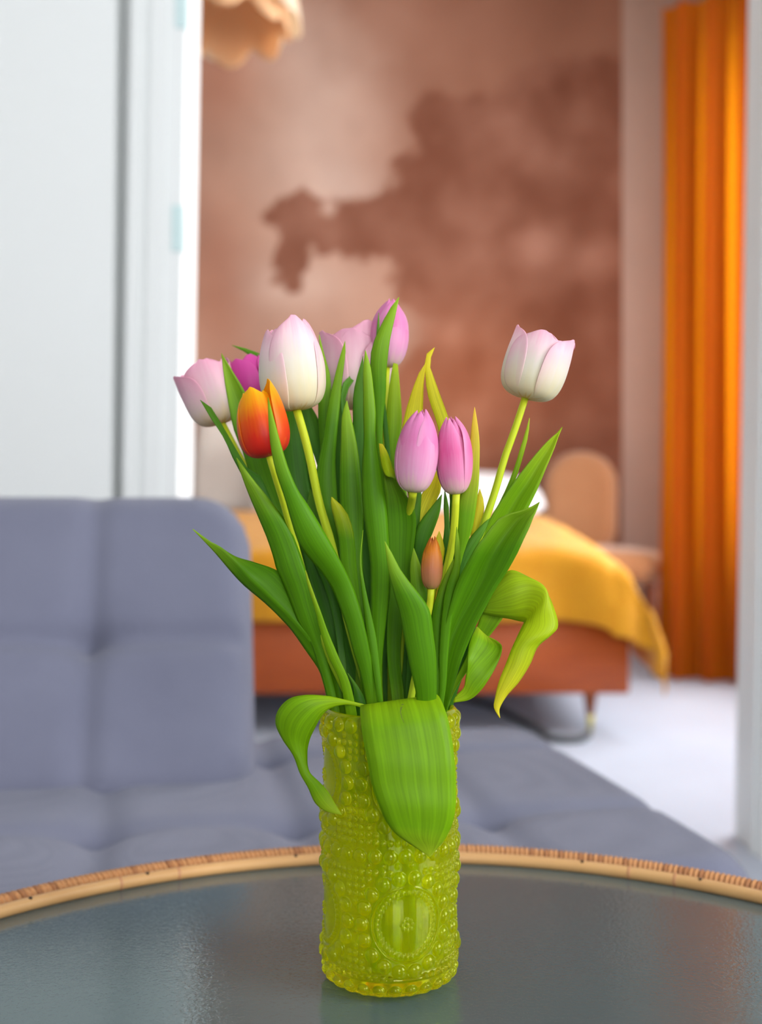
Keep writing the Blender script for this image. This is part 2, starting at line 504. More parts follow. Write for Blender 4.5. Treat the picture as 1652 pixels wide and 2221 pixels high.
M['petal_pink'] = petal_mat('petal_clear_pink', [(0, lin(226, 206, 130)), (0.1, lin(236, 206, 196)), (0.3, lin(234, 172, 204)), (0.65, lin(228, 132, 186)), (1, lin(232, 142, 196))],
                            lin(240, 190, 216), 0.9, 0.35)
M['petal_rose'] = petal_mat('petal_rose_pink', [(0, lin(226, 206, 140)), (0.1, lin(240, 204, 196)), (0.3, lin(236, 150, 190)), (0.6, lin(232, 104, 166)), (1, lin(236, 150, 196))],
                            lin(244, 184, 214), 0.9, 0.35)
M['petal_magenta'] = petal_mat('petal_magenta', [(0, lin(200, 90, 150)), (0.4, lin(206, 62, 152)), (1, lin(222, 84, 172))], lin(226, 110, 180), 0.5, 0.3)
M['petal_orange'] = petal_mat('petal_flame_orange', [(0, lin(210, 90, 70)), (0.07, lin(214, 40, 36)), (0.35, lin(226, 46, 20)), (0.58, lin(238, 92, 16)), (0.76, lin(248, 160, 10)), (1, lin(252, 200, 16))],
                              lin(250, 170, 10), 0.75, 0.3, trans=0.4)
M['petal_bud'] = petal_mat('petal_bud_orange', [(0, lin(170, 170, 50)), (0.15, lin(180, 128, 84)), (0.45, lin(196, 122, 84)), (0.8, lin(214, 126, 24)), (1, lin(170, 84, 30))],
                           lin(228, 150, 20), 0.7, 0.3)

# ------------------------------------------------------------------ the room
def struct(name, geo, mat, parent=None, smooth=False):
    o = mesh_obj(name, geo[0], geo[1], mat, parent, smooth)
    if parent is None: o['kind'] = 'structure'
    return o


def join(*geos):
    vs, fs, k = [], [], 0
    for v, f in geos:
        vs.append(np.asarray(v)); fs += [tuple(int(i) + k for i in q) for q in f]; k += len(v)
    return np.concatenate(vs), fs


struct('floor', box_geo(XL - 0.15, XR + 0.15, YB - 0.15, YF + 0.15, -0.1, 0.0), M['white_floor'])
struct('ceiling', box_geo(XL - 0.15, XR + 0.15, YB - 0.15, YF + 0.15, ZC, ZC + 0.1), M['ceiling_paint'])
struct('wall_left', box_geo(XL - 0.15, XL, YB - 0.15, YF + 0.15, 0, ZC), M['grey_paint'])


def holed_wall_x(name, x0, x1, ya, yb, win, mat):
    """wall in a plane of constant x with a window opening"""
    a, c, s, h = win
    return struct(name, join(box_geo(x0, x1, ya, a, 0, ZC), box_geo(x0, x1, c, yb, 0, ZC), box_geo(x0, x1, a, c, 0, s), box_geo(x0, x1, a, c, h, ZC)), mat)


holed_wall_x('wall_right', XR, XR + 0.15, YB - 0.15, YP, WIN_SIDE, M['grey_paint'])
holed_wall_x('wall_bedroom_right', XRB, XRB + 0.30, YP2, YF + 0.15, WIN_BED, M['taupe_paint'])
a, c, s, h = WIN_REAR
struct('wall_rear', join(box_geo(XL, a, YB - 0.15, YB, 0, ZC), box_geo(c, XR, YB - 0.15, YB, 0, ZC), box_geo(a, c, YB - 0.15, YB, 0, s), box_geo(a, c, YB - 0.15, YB, h, ZC)), M['grey_paint'])


def window(name, axis, pos, win, nx, nz):
    a, c, s, h = win
    w, t = 0.05, 0.03
    def bx(u0, u1, z0, z1):
        return box_geo(u0, u1, pos - t, pos + t, z0, z1) if axis == 'y' else box_geo(pos - t, pos + t, u0, u1, z0, z1)
    o = struct(name, join(bx(a, a + w, s, h), bx(c - w, c, s, h), bx(a + w, c - w, s, s + w), bx(a + w, c - w, h - w, h)), M['white_paint'])
    for i in range(1, nx):
        u = a + (c - a) * i / nx
        mesh_obj('sash_bar', *bx(u - 0.02, u + 0.02, s + w, h - w), M['white_paint'], o, False)
    for i in range(1, nz):
        z = s + (h - s) * i / nz
        mesh_obj('sash_bar', *bx(a + w, c - w, z - 0.015, z + 0.015), M['white_paint'], o, False)


window('window_1', 'y', YB - 0.08, WIN_REAR, 2, 1)
window('window_2', 'x', XR + 0.08, WIN_SIDE, 2, 1)
window('window_3', 'x', XRB + 0.20, WIN_BED, 2, 1)

# partition with the wide doorway; the frame stands very slightly out of plumb
JL, JR, LEAN = -0.4335, 0.838, 0.0165       # opening edges, lean per metre of height


def prism(xa, xb, y0, y1, z0, z1, lean=LEAN):
    v, f = box_geo(xa, xb, y0, y1, z0, z1)
    v = v.copy()
    v[:, 0] += (v[:, 2] - 1.05) * lean
    return v, f


DOORH = 2.42
struct('wall_partition_left', prism(XL, -0.574, YP - 0.035, YP2, 0, ZC, 0.011), M['white_paint'])
struct('wall_partition_core', join(prism(-0.60, -0.52, YP + 0.045, YP2 - 0.005, 0, ZC), prism(-0.60, JR + 0.25, YP, YP2, DOORH, ZC, 0)), M['white_paint'])
struct('wall_partition_right', prism(JR + 0.12, XR, YP, YP2, 0, ZC, 0), M['white_paint'])
t1 = struct('trim_1', prism(-0.552, JL, YP - 0.02, YP2 + 0.02, 0, DOORH), M['white_paint'])
mesh_obj('moulding', *prism(-0.545, -0.520, YP - 0.034, YP - 0.019, 0, DOORH), M['white_paint'], t1, False)
mesh_obj('moulding', *prism(-0.505, -0.470, YP - 0.029, YP - 0.019, 0, DOORH), M['white_paint'], t1, False)
for z in (1.36, 1.84, 0.42):
    hx = JL + (z - 1.05) * LEAN
    mesh_obj('hinge', *box_geo(hx - 0.022, hx + 0.004, YP - 0.024, YP + 0.006, z - 0.05, z + 0.05, 0.002), M['hinge'], t1, False)
t2 = struct('trim_2', prism(JR, JR + 0.14, YP - 0.02, YP2 + 0.02, 0, DOORH), M['white_paint'])
mesh_obj('moulding', *prism(JR - 0.008, JR + 0.001, YP + 0.02, YP + 0.05, 0, DOORH), M['white_paint'], t2, False)
struct('trim_3', box_geo(JL - 0.12, JR + 0.14, YP - 0.02, YP2 + 0.02, DOORH, DOORH + 0.12), M['white_paint'])

# mural wall: printed wallpaper of a tree against a hazy sky
XM = 1.295                                   # the print ends here, plain taupe paint beyond


def mural_colour(px, py):
    """print of the wallpaper, in the coordinates in which it shows in the photograph (py grows downwards)"""
    n1 = noise.fractal((px / 260, py / 260, 3.1), 1.0, 2.0, 4)
    n2 = noise.fractal((px / 90, py / 90, 7.7), 1.0, 2.0, 4)
    n3 = noise.fractal((px / 38, py / 38, 1.7), 1.0, 2.0, 3)
    sky = np.array((176, 136, 117.)) + n1 * np.array((16, 14, 12)) + n2 * 5
    # pale cloud band
    def blob(cx, cy, rx, ry, rot=0.0):
        c_, s_ = math.cos(rot), math.sin(rot)
        dx, dy = px - cx, py - cy
        u, v = (dx * c_ + dy * s_) / rx, (-dx * s_ + dy * c_) / ry
        return math.exp(-(u * u + v * v))
    sky = sky + np.array((20, 30, 34.)) * min(1.2, blob(700, 260, 150, 230, 0.35) + 0.8 * blob(640, 620, 120, 60) + 0.6 * blob(760, 420, 110, 70) + 0.45 * blob(620, 60, 120, 100))
    sky = sky + np.array((-8, -18, -20.)) * (blob(470, 620, 70, 200) + blob(480, 160, 90, 120))
    # dusky upper right
    e = (px - (770 + (py) * 0.45 + n2 * 40)) / 60
    t = 1 / (1 + math.exp(-max(-30, min(30, e))))
    dusk = np.array((150, 104, 84.)) + n1 * 10
    sky = sky * (1 - t) + dusk * t
    # tree crown: union of lobes with ragged edge
    jx, jy = n2 * 32 + n3 * 20, noise.fractal((px / 90, py / 90, 17.7), 1.0, 2.0, 4) * 32 + noise.fractal((px / 38, py / 38, 21.7), 1.0, 2.0, 3) * 18
    q = 9e9
    for cx, cy, rx, ry in ((1180, 420, 270, 235), (1010, 300, 130, 110), (1260, 260, 160, 130), (960, 400, 120, 100), (900, 500, 150, 95), (760, 520, 120, 60),
                           (640, 480, 85, 45), (625, 560, 34, 60), (1150, 620, 280, 160), (1330, 800, 300, 400), (1050, 900, 230, 230), (960, 620, 120, 70)):
        dx, dy = (px + jx - cx) / rx, (py + jy - cy) / ry
        q = min(q, math.hypot(dx, dy) - 1)
    k = 1 / (1 + math.exp(max(-30, min(30, q * 22))))
    tree = np.array((132, 86, 68.)) + n2 * 16 + n1 * 14
    tree = tree + np.array((34, 34, 34.)) * (blob(1165, 540, 50, 50) + 0.8 * blob(1290, 575, 45, 40) + 0.6 * blob(930, 720, 120, 50) + 0.4 * blob(1010, 470, 60, 40))
    tree = tree + np.array((14, 2, -6.)) * blob(1000, 850, 250, 200)
    col = sky * (1 - k) + tree * k
    # ground haze towards the bottom of the print
    g = 1 / (1 + math.exp(-(py - 1300) / 60))
    return col * (1 - g) + np.array((150, 110, 90.)) * g


nx, nz = 190, 200
xs = np.linspace(XL, XM, nx); zs = np.linspace(0.0, ZC, nz)
vv, cc = [], []
for z in zs:
    for x in xs:
        vv.append((x, YF - 0.003, z))
        px, py = CX + x / YF * F, CY + (CAMZ - z) / YF * F
        c_ = np.clip(mural_colour(px, py), 0, 255)
        cc.append(lin(*c_))
struct('wall_back', box_geo(XL - 0.15, XRB + 0.3, YF, YF + 0.15, 0, ZC), M['taupe_paint'])
m, nt, b, out = mat_new('mural_print')
at = N(nt, 'ShaderNodeAttribute', attribute_name='print')
nt.links.new(at.outputs['Color'], b.inputs['Base Color'])
b.inputs['Roughness'].default_value = 0.8; b.inputs['Specular IOR Level'].default_value = 0.15
M['mural'] = m
mu = mesh_obj('wallpaper_mural', np.array(vv), grid_faces(nz, nx), m, None, False, {'print': np.array(cc)})
tag(mu, 'brown and pink wallpaper mural of a large leafy tree, behind the bed', 'mural')
for nm, g in (('baseboard_back', box_geo(XL, XRB, YF - 0.02, YF - 0.004, 0, 0.12)), ('baseboard_left', box_geo(XL, XL + 0.016, YP2 + 0.03, YF - 0.03, 0, 0.12)),
              ('baseboard_right', box_geo(XRB - 0.016, XRB, YP2 + 0.03, YF - 0.03, 0, 0.12)), ('baseboard_partition', box_geo(XL, -0.62, YP - 0.05, YP - 0.035, 0, 0.12))):
    struct(nm, g, M['white_paint'])


# ------------------------------------------------------------------ cushions
def rounded_slab(L, W, T, rc, re, nu=90, nv=60, tufts=(), seams_u=(), seams_v=(), crown=0.0, tuft_depth=0.022, seam_depth=0.006, seam_w=0.014, tuft_w=0.032):
    """upholstered slab centred on the origin, top at z = T/2; local tuft points and seam lines press in"""
    us = np.linspace(-L / 2, L / 2, nu); vs_ = np.linspace(-W / 2, W / 2, nv)
    U, V = np.meshgrid(us, vs_, indexing='ij')
    bx, by = L / 2 - rc, W / 2 - rc
    qx, qy = np.abs(U) - bx, np.abs(V) - by
    corner = (qx > 0) & (qy > 0)
    ql = np.hypot(np.maximum(qx, 0), np.maximum(qy, 0))
    out_ = corner & (ql > rc)
    sc = np.where(out_, rc / np.maximum(ql, 1e-9), 1)
    U2 = np.where(out_, np.sign(U) * (bx + qx * sc), U); V2 = np.where(out_, np.sign(V) * (by + qy * sc), V)
    qx, qy = np.abs(U2) - bx, np.abs(V2) - by
    sd = np.hypot(np.maximum(qx, 0), np.maximum(qy, 0)) + np.minimum(np.maximum(qx, qy), 0) - rc
    e = np.clip(-sd, 0, re)
    # finer edge: move the outermost ring distances on a circle
    prof = np.sqrt(np.maximum(0, 1 - (1 - e / re) ** 2))
    top = T / 2 * prof + crown * (1 - (2 * U2 / L) ** 2) * (1 - (2 * V2 / W) ** 2) * prof
    press = np.zeros_like(U)
    for tu, tv in tufts:
        r2 = (U2 - tu) ** 2 + (V2 - tv) ** 2
        press += tuft_depth * np.exp(-np.sqrt(r2) / tuft_w)
    for su in seams_u: press += seam_depth * np.exp(-((U2 - su) / seam_w) ** 2)
    for sv in seams_v: press += seam_depth * np.exp(-((V2 - sv) / seam_w) ** 2)
    top = top - press * prof
    bot = -T / 2 * prof
    A = np.stack([U2, V2, top], -1).reshape(-1, 3); B = np.stack([U2, V2, bot], -1).reshape(-1, 3)
    f1 = grid_faces(nu, nv); f2 = grid_faces(nu, nv, off=nu * nv)[:, ::-1]
    v = np.concatenate([A, B])
    # weld the border: map bottom border indices to the top ones
    idx = np.arange(len(v))
    ii = np.arange(nu * nv).reshape(nu, nv)
    border = np.concatenate([ii[0], ii[-1], ii[:, 0], ii[:, -1]])
    idx[border + nu * nv] = border
    f = np.concatenate([f1, f2])
    f = idx[f]
    used = np.unique(f)
    remap = -np.ones(len(v), int); remap[used] = np.arange(len(used))
    return v[used], remap[f]


def xf(v, M3, t):
    return np.asarray(v) @ np.asarray(M3).T + np.asarray(t)


def rot(axis, a):
    return np.array(Matrix.Rotation(a, 3, axis))


# daybed sofa
YAW = math.radians(11)
RZ = rot('Z', YAW)
Ud, Vd = RZ @ np.array([1, 0, 0]), RZ @ np.array([0, 1, 0])
SEAT_Z, ST = 0.378, 0.17
u0, u1, v0, v1 = -1.30, 0.648, 1.060, 1.885
cu, cv = (u0 + u1) / 2, (v0 + v1) / 2
sofa_c = Ud * cu + Vd * cv
sofa = empty('daybed_sofa', (sofa_c[0], sofa_c[1], 0), 'low grey-blue upholstered daybed sofa with tufted seat and one short backrest', 'sofa')
tv = 1.328 - cv
tu = [u - cu for u in (0.388, 0.150, -0.078, -0.31, -0.54, -0.77, -1.0)]
g = rounded_slab(u1 - u0, v1 - v0, ST, 0.085, 0.055, 190, 100, [(u, tv) for u in tu] + [(u, tv + 0.36) for u in tu], tu, [tv, tv + 0.36], 0.012, tuft_depth=0.034, seam_depth=0.010, seam_w=0.022)
mesh_obj('seat_cushion', xf(g[0], RZ, (sofa_c[0], sofa_c[1], SEAT_Z - ST / 2)), g[1], M['sofa'], sofa)
# backrest cushion leaning back
bu0, bu1 = -1.30, 0.128
BL, BH, BT = bu1 - bu0, 0.505, 0.15
lean = math.radians(30)
btu = [u - (bu0 + bu1) / 2 for u in (-0.105, -0.335, -0.565, -0.795, -1.03)]
g = rounded_slab(BL, BH, BT, 0.085, 0.06, 130, 70, [(u, -0.005) for u in btu], btu, [-0.005], 0.012, tuft_depth=0.042, seam_depth=0.013, seam_w=0.018)
# slab local (u, up, front) -> u, then up/back
Mb = np.column_stack([np.array([1, 0, 0]), np.array([0, math.sin(lean), math.cos(lean)]), np.array([0, -math.cos(lean), math.sin(lean)])])
RZ2 = rot('Z', math.radians(9))
bc = Ud * ((bu0 + bu1) / 2) + Vd * (1.522 + BT / 2 * math.cos(lean) + BH / 2 * math.sin(lean) - 0.03) + np.array([0, 0, SEAT_Z + BH / 2 * math.cos(lean) - 0.055])
mesh_obj('backrest', xf(g[0], RZ2 @ Mb, bc), g[1], M['sofa'], sofa)
bz = SEAT_Z - ST
gb = box_geo(u0 - cu + 0.06, u1 - cu - 0.06, v0 - cv + 0.06, v1 - cv - 0.06, bz - 0.05, bz + 0.02, 0.01)
mesh_obj('frame', xf(gb[0], RZ, (sofa_c[0], sofa_c[1], 0)), gb[1], M['steel'], sofa, False)
for su in (-1, 1):
    for sv in (-1, 1):
        base = RZ @ np.array([su * 0.78, sv * 0.27, 0]) + np.array([sofa_c[0], sofa_c[1], 0])
        pr = [(0.001, 0.0), (0.012, 0.0), (0.02, bz - 0.05), (0.001, bz - 0.049)]
        g = lathe_geo(pr, 14, base[0], base[1])
        mesh_obj('leg', g[0], g[1], M['teak_leg'], sofa)
# brackets that carry the backrest
for bu in (-1.1, -0.1):
    p0 = Ud * bu + Vd * 1.66; p1 = Ud * bu + Vd * 1.80; 
    pts = catmull([(p0[0], p0[1], bz), (p1[0], p1[1], bz + 0.02), (p1[0], p1[1], SEAT_Z + 0.03), (p1[0] + Vd[0] * 0.05, p1[1] + Vd[1] * 0.05, SEAT_Z + 0.20)], 14)
    g = tube_geo(pts, 0.011, 8)
    mesh_obj('back_bracket', g[0], g[1], M['steel'], sofa)

# ------------------------------------------------------------------ bed
BX0, BX1, BY0, BY1, BTOP = -0.98, 0.77, 3.74, 5.86, 0.60
bed = empty('bed', ((BX0 + BX1) / 2, (BY0 + BY1) / 2, 0), 'low double bed with reddish wooden frame on tapered legs', 'bed')
for nm, g in (('foot_rail', box_geo(BX0, BX1 + 0.07, BY0, BY0 + 0.035, 0.135, 0.40, 0.006)), ('side_rail', box_geo(BX0, BX0 + 0.035, BY0 + 0.036, BY1, 0.135, 0.36, 0.006)),
              ('side_rail', box_geo(BX1 + 0.035, BX1 + 0.07, BY0 + 0.036, BY1, 0.135, 0.36, 0.006)), ('head_rail', box_geo(BX0 + 0.036, BX1 + 0.034, BY1 - 0.035, BY1, 0.135, 0.36, 0.006))):
    mesh_obj(nm, g[0], g[1], M['teak'], bed)
for lx, ly in ((0.716, BY0 + 0.05), (-0.86, BY0 + 0.05), (0.716, BY1 - 0.1), (-0.86, BY1 - 0.1)):
    g = lathe_geo([(0.001, 0.055), (0.0135, 0.055), (0.027, 0.14), (0.028, 0.19), (0.001, 0.191)], 18, lx, ly)
    lg = mesh_obj('leg', g[0], g[1], M['teak_leg'], bed)
    g = lathe_geo([(0.001, 0.0), (0.0085, 0.0), (0.0138, 0.056), (0.001, 0.0565)], 18, lx, ly)
    mesh_obj('brass_tip', g[0], g[1], M['brass'], lg)
g = rounded_slab(BX1 - BX0 - 0.08, BY1 - BY0 - 0.08, 0.24, 0.06, 0.05, 50, 50)
mesh_obj('mattress', xf(g[0], np.eye(3), ((BX0 + BX1) / 2, (BY0 + BY1) / 2, 0.36 + 0.11)), g[1], M['sheet'], bed)


def bed_top(x, y):
    """puffed surface of the bedding"""
    t = np.clip((y - BY0) / 1.5, 0, 1)
    h = BTOP + 0.135 * t ** 0.8
    e = np.clip((BX1 - x) / 0.22, 0, 1)
    el = np.clip((x - BX0) / 0.22, 0, 1)
    h = h - 0.05 * (1 - np.sqrt(1 - (1 - e) ** 2)) - 0.05 * (1 - np.sqrt(1 - (1 - el) ** 2))
    return h


def cloth(name, sx0, sx1, sy0, sy1, over_r, over_f, lift, mat, nu=110, nv=90, wob=0.012, seed=1.0, thick=0.006):
    """cloth laid on the bed, hanging over the right side by over_r and the foot by over_f"""
    S = np.linspace(sx0, sx1 + over_r, nu); T = np.linspace(sy0 - over_f, sy1, nv)
    V = []
    for s in S:
        for t in T:
            a = max(0.0, s - sx1); b = max(0.0, sy0 - t)
            x, y = min(s, sx1), max(t, sy0)
            z = float(bed_top(x, y)) + lift
            r = 0.055
            def fold(q):
                if q <= 0: return 0.0, 0.0
                th = min(q / r, math.pi / 2)
                return r * math.sin(th), r * (1 - math.cos(th)) + max(0.0, q - r * math.pi / 2)
            oa, da = fold(a); ob, db = fold(b)
            nn = noise.noise((s * 5 * seed, t * 5, seed)) + 0.5 * noise.noise((s * 11, t * 11 * seed, seed + 4))
            drop = math.hypot(da, db) if (a > 0 and b > 0) else da + db
            if a > 0 and b > 0: drop = max(da, db) + 0.28 * min(da, db)
            flare = 0.025 * min(1, a / 0.25) * (0.5 + 0.5 * math.sin(t * 9 + 1.0)) + 0.085 * min(1.0, a / 0.3)
            x2 = x + oa + flare * (a > 0) * min(1, da / 0.15) + (wob * nn if b > 0 else 0)
            y2 = y - ob - (0.02 * math.sin(s * 17 + seed) * min(1, db / 0.15) if b > 0 else 0) - (0.03 * min(1, a / 0.2) if b > 0 else 0)
            z2 = z - drop + wob * nn * (1.0 if drop < 0.02 else 0.3)
            V.append((x2, y2, max(0.012, z2)))
    V = np.array(V)
    o = mesh_obj(name, V, grid_faces(nu, nv), mat, None, True)
    sm = o.modifiers.new('thick', 'SOLIDIFY'); sm.thickness = thick; sm.offset = 1
    return o


dv = cloth('duvet', BX0 + 0.0, BX1, BY0 + 0.70, BY1 - 0.10, 0.03, 0.0, 0.012, M['sheet'], 60, 60, 0.02, 1.3, 0.012)
tag(dv, 'white rumpled duvet lying on the bed under the yellow throw', 'duvet')
th_ = cloth('bed_throw', BX0 - 0.0, BX1, BY0, BY0 + 1.32, 0.40, 0.28, 0.034, M['yellow_throw'], 130, 110, 0.012, 1.0, 0.008)
tag(th_, 'mustard yellow woven throw hanging over the foot and side of the bed', 'blanket')


def pillow(name, w, h, t, centre, ry, rx, rz, mat, label, group=None):
    n = 34
    us = np.linspace(-1, 1, n)
    U, V = np.meshgrid(us, us, indexing='ij')
    pin = 1 - 0.07 * (U * U) * (1 - V * V) - 0.0
    X = U * w / 2 * (1 - 0.06 * V * V * (1 - 0)) ; Y = V * h / 2 * (1 - 0.06 * U * U)
    Z = t / 2 * np.sqrt(np.maximum(0, (1 - U ** 4) * (1 - V ** 4))) ** 0.9
    nz_ = np.array([noise.noise((x * 7, y * 7, w * 9)) for x, y in zip(X.ravel(), Y.ravel())]).reshape(X.shape)
    A = np.stack([X, Y, Z + 0.012 * nz_ * (Z > 0.01)], -1).reshape(-1, 3); B = np.stack([X, Y, -Z], -1).reshape(-1, 3)
    v = np.concatenate([A, B]); f = np.concatenate([grid_faces(n, n), grid_faces(n, n, off=n * n)[:, ::-1]])
    idx = np.arange(2 * n * n); ii = np.arange(n * n).reshape(n, n)
    bd = np.concatenate([ii[0], ii[-1], ii[:, 0], ii[:, -1]]); idx[bd + n * n] = bd
    f = idx[f]; us_ = np.unique(f); rm = -np.ones(2 * n * n, int); rm[us_] = np.arange(len(us_))
    R = rot('Z', rz) @ rot('X', rx) @ rot('Y', ry)
    o = mesh_obj(name, xf(v[us_], R, centre), rm[f], mat, None)
    tag(o, label, 'pillow', group)
    return o


pillow('pillow', 0.66, 0.50, 0.17, (-0.62, 5.60, 0.985), 0, math.radians(74), 0.0, M['cream'], 'large cream pillow propped upright on the bed against the tree mural', 'upright pillows')
pillow('pillow', 0.58, 0.46, 0.16, (-0.34, 5.33, 0.955), 0, math.radians(70), 0.06, M['cream'], 'cream pillow leaning on a larger pillow behind the tulip leaves', 'upright pillows')
pillow('pillow', 0.66, 0.46, 0.17, (0.46, 5.48, 0.845), 0.05, math.radians(14), 0.1, M['sheet'], 'white pillow lying flat on the bed beside the tan chair')

# tan chair at the head of the bed
ch = empty('armchair', (1.02, 5.42, 0), 'tan velvet chair with a rounded back beside the head of the bed', 'chair')
g = rounded_slab(0.37, 0.56, 0.13, 0.18, 0.06, 44, 44, crown=0.02)
Rb = rot('Z', math.radians(-14)) @ rot('X', math.radians(80))
mesh_obj('backrest', xf(g[0], Rb, (0.995, 5.54, 0.78)), g[1], M['tan'], ch)
g = rounded_slab(0.50, 0.48, 0.14, 0.12, 0.06, 40, 40, crown=0.02)
mesh_obj('seat', xf(g[0], rot('Z', -0.25) @ rot('Y', 0.06), (1.09, 5.26, 0.50)), g[1], M['tan'], ch)
for lx, ly in ((0.93, 5.12), (1.25, 5.08), (1.02, 5.44), (1.30, 5.40)):
    g = lathe_geo([(0.001, 0), (0.011, 0), (0.02, 0.44), (0.001, 0.441)], 12, lx, ly)
    mesh_obj('leg', g[0], g[1], M['teak_leg'], ch)

# orange curtain gathered at the side of the bedroom window
nu, nv = 240, 46
V = []
A0, A1 = np.array([1.262, 4.97]), np.array([1.73, 4.70])
dirn = (A1 - A0) / np.linalg.norm(A1 - A0); nor = np.array([-dirn[1], dirn[0]])
for j in range(nv):
    w = j / (nv - 1); z = 0.012 + w * 3.0
    for i in range(nu):
        t = i / (nu - 1)
        ph = t * 2 * math.pi * 4.2 + 0.25 * math.sin(w * 3)
        amp = 0.055 * (0.75 + 0.35 * (1 - w)) + 0.006 * math.sin(w * 5 + t * 9)
        q = A0 + dirn * (t * 0.54 + 0.022 * math.sin(2 * ph)) + nor * (amp * math.sin(ph))
        q = q + np.array([-0.02 * (1 - w) * (1 - t), 0])
        V.append((q[0], q[1], z))
cu_ = empty('curtain', (1.5, 4.84, 0), 'bright orange floor-length curtain gathered in folds beside the bedroom window', 'curtain')
o = mesh_obj('drape', np.array(V), grid_faces(nv, nu), M['curtain'], cu_)
g = tube_geo([(1.45, 2.7, 3.045), (1.45, 5.2, 3.045)], 0.012, 12)
rd = mesh_obj('curtain_rod', g[0], g[1], M['brass'], None)
tag(rd, 'thin metal curtain rod along the top of the bedroom window', 'curtain rod')
for yy in (2.75, 5.15):
    g = tube_geo([(1.45, yy, 3.045), (XRB + 0.001, yy, 3.045)], 0.008, 8)
    mesh_obj('bracket', g[0], g[1], M['brass'], rd)
for t in np.linspace(0.06, 0.94, 6):
    q = A0 + dirn * (t * 0.54)
    a = np.linspace(0, 2 * math.pi, 20)
    pts = np.stack([1.45 + 0.022 * np.cos(a), np.full(20, 5.02 - t * 0.34), 3.030 + 0.022 * np.sin(a)], -1)
    g = tube_geo(pts, 0.003, 6, caps=False)
    mesh_obj('ring', g[0], g[1], M['brass'], cu_)

# pendant lamp with scalloped cloth shade
LX, LY = -0.545, 3.62
lamp = empty('pendant_lamp', (LX, LY, 2.2), 'cream pendant lamp with a scalloped cloth shade hanging in the bedroom', 'lamp')


def scallop(r0, r1, z0, z1, lobes, dip, phase, nseg=160, nr=14):
    V = []
    for j in range(nr):
        w = j / (nr - 1)
        for i in range(nseg):
            a = i / nseg * 2 * math.pi
            lob = abs(math.sin(lobes * a / 2 + phase))
            rr = r0 + (r1 - r0) * math.sin(w * math.pi / 2) + 0.02 * w * w * (lob - 0.5)
            zz = z0 + (z1 - z0) * (1 - math.cos(w * math.pi / 2)) - dip * lob * w * w
            V.append((LX + rr * math.cos(a), LY + rr * math.sin(a), zz))
    return np.array(V), grid_faces(nr, nseg, close=True)


for nm, ar, mt in (('shade_outer', (0.05, 0.275, 2.65, 2.385, 9, 0.045, 0.3), M['shade']), ('shade_inner', (0.04, 0.235, 2.61, 2.355, 9, 0.055, 1.2), M['shade_in'])):
    g = scallop(*ar)
    o = mesh_obj(nm, g[0], g[1], mt, lamp)
    sm = o.modifiers.new('thick', 'SOLIDIFY'); sm.thickness = 0.003
g = lathe_geo([(0.001, 2.54), (0.03, 2.56), (0.038, 2.60), (0.02, 2.65), (0.016, 2.69), (0.001, 2.691)], 20, LX, LY)
mesh_obj('bulb', g[0], g[1], M['sheet'], lamp)
g = tube_geo([(LX, LY, 2.685), (LX, LY, ZC - 0.012)], 0.004, 8)
mesh_obj('cord', g[0], g[1], M['white_paint'], lamp)
g = lathe_geo([(0.001, ZC - 0.03), (0.045, ZC - 0.028), (0.05, ZC - 0.001), (0.001, ZC)], 20, LX, LY)
mesh_obj('ceiling_cap', g[0], g[1], M['white_paint'], lamp)

# dark line of unidentified nature, built as a thin tube beside the bed leg
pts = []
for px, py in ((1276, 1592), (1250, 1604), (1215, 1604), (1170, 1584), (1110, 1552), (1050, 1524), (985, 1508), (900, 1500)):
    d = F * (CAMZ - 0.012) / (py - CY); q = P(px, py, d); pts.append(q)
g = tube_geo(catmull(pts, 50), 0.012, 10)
tag(mesh_obj('floor_line', g[0], g[1], M['cord'], None), 'dark grey line curving over the white floor to the bed leg', 'line')

# ------------------------------------------------------------------ table
TX, TY, TZ = 0.0222, 0.5566, 0.436          # centre, glass surface height
RB, RBm = 0.4523, 0.0112                    # wrapped rim
table = empty('coffee_table', (TX, TY, 0), 'round rattan coffee table with pebbled glass top and wrapped cane rim', 'table')
g = lathe_geo([(0.001, TZ - 0.006), (0.440, TZ - 0.006), (0.4415, TZ - 0.003), (0.440, TZ), (0.001, TZ)], 128, TX, TY)
mesh_obj('glass_top', g[0], g[1], M['table_glass'], table, False)
a = np.linspace(0, 2 * math.pi, 193)[:-1]


def ring(name, R, r, z, mat, parent, seg=12):
    b_ = np.arange(seg) / seg * 2 * math.pi
    v = np.stack([TX + (R + r * np.cos(b_)[None, :]) * np.cos(a)[:, None], TY + (R + r * np.cos(b_)[None, :]) * np.sin(a)[:, None], np.broadcast_to(z + r * np.sin(b_)[None, :], (len(a), seg))], -1).reshape(-1, 3)
    n = len(a)
    i = np.arange(n)[:, None]; j = np.arange(seg)[None, :]
    f = np.stack([i * seg + j, ((i + 1) % n) * seg + j, ((i + 1) % n) * seg + (j + 1) % seg, i * seg + (j + 1) % seg], -1).reshape(-1, 4)
    return mesh_obj(name, v, f, mat, parent)


rim = ring('rim_core', RB, RBm - 0.0022, TZ + 0.0005, M['wrap2'], table)
RC, rc_ = 0.4363, 0.0053
cane = ring('cane_strip', RC, rc_, TZ + rc_ - 0.0006, M['cane'], table)


def ang_of(px, py, z):
    d = F * (CAMZ - z) / (py - CY); q = P(px, py, d)
    return math.atan2(q[1] - TY, q[0] - TX)


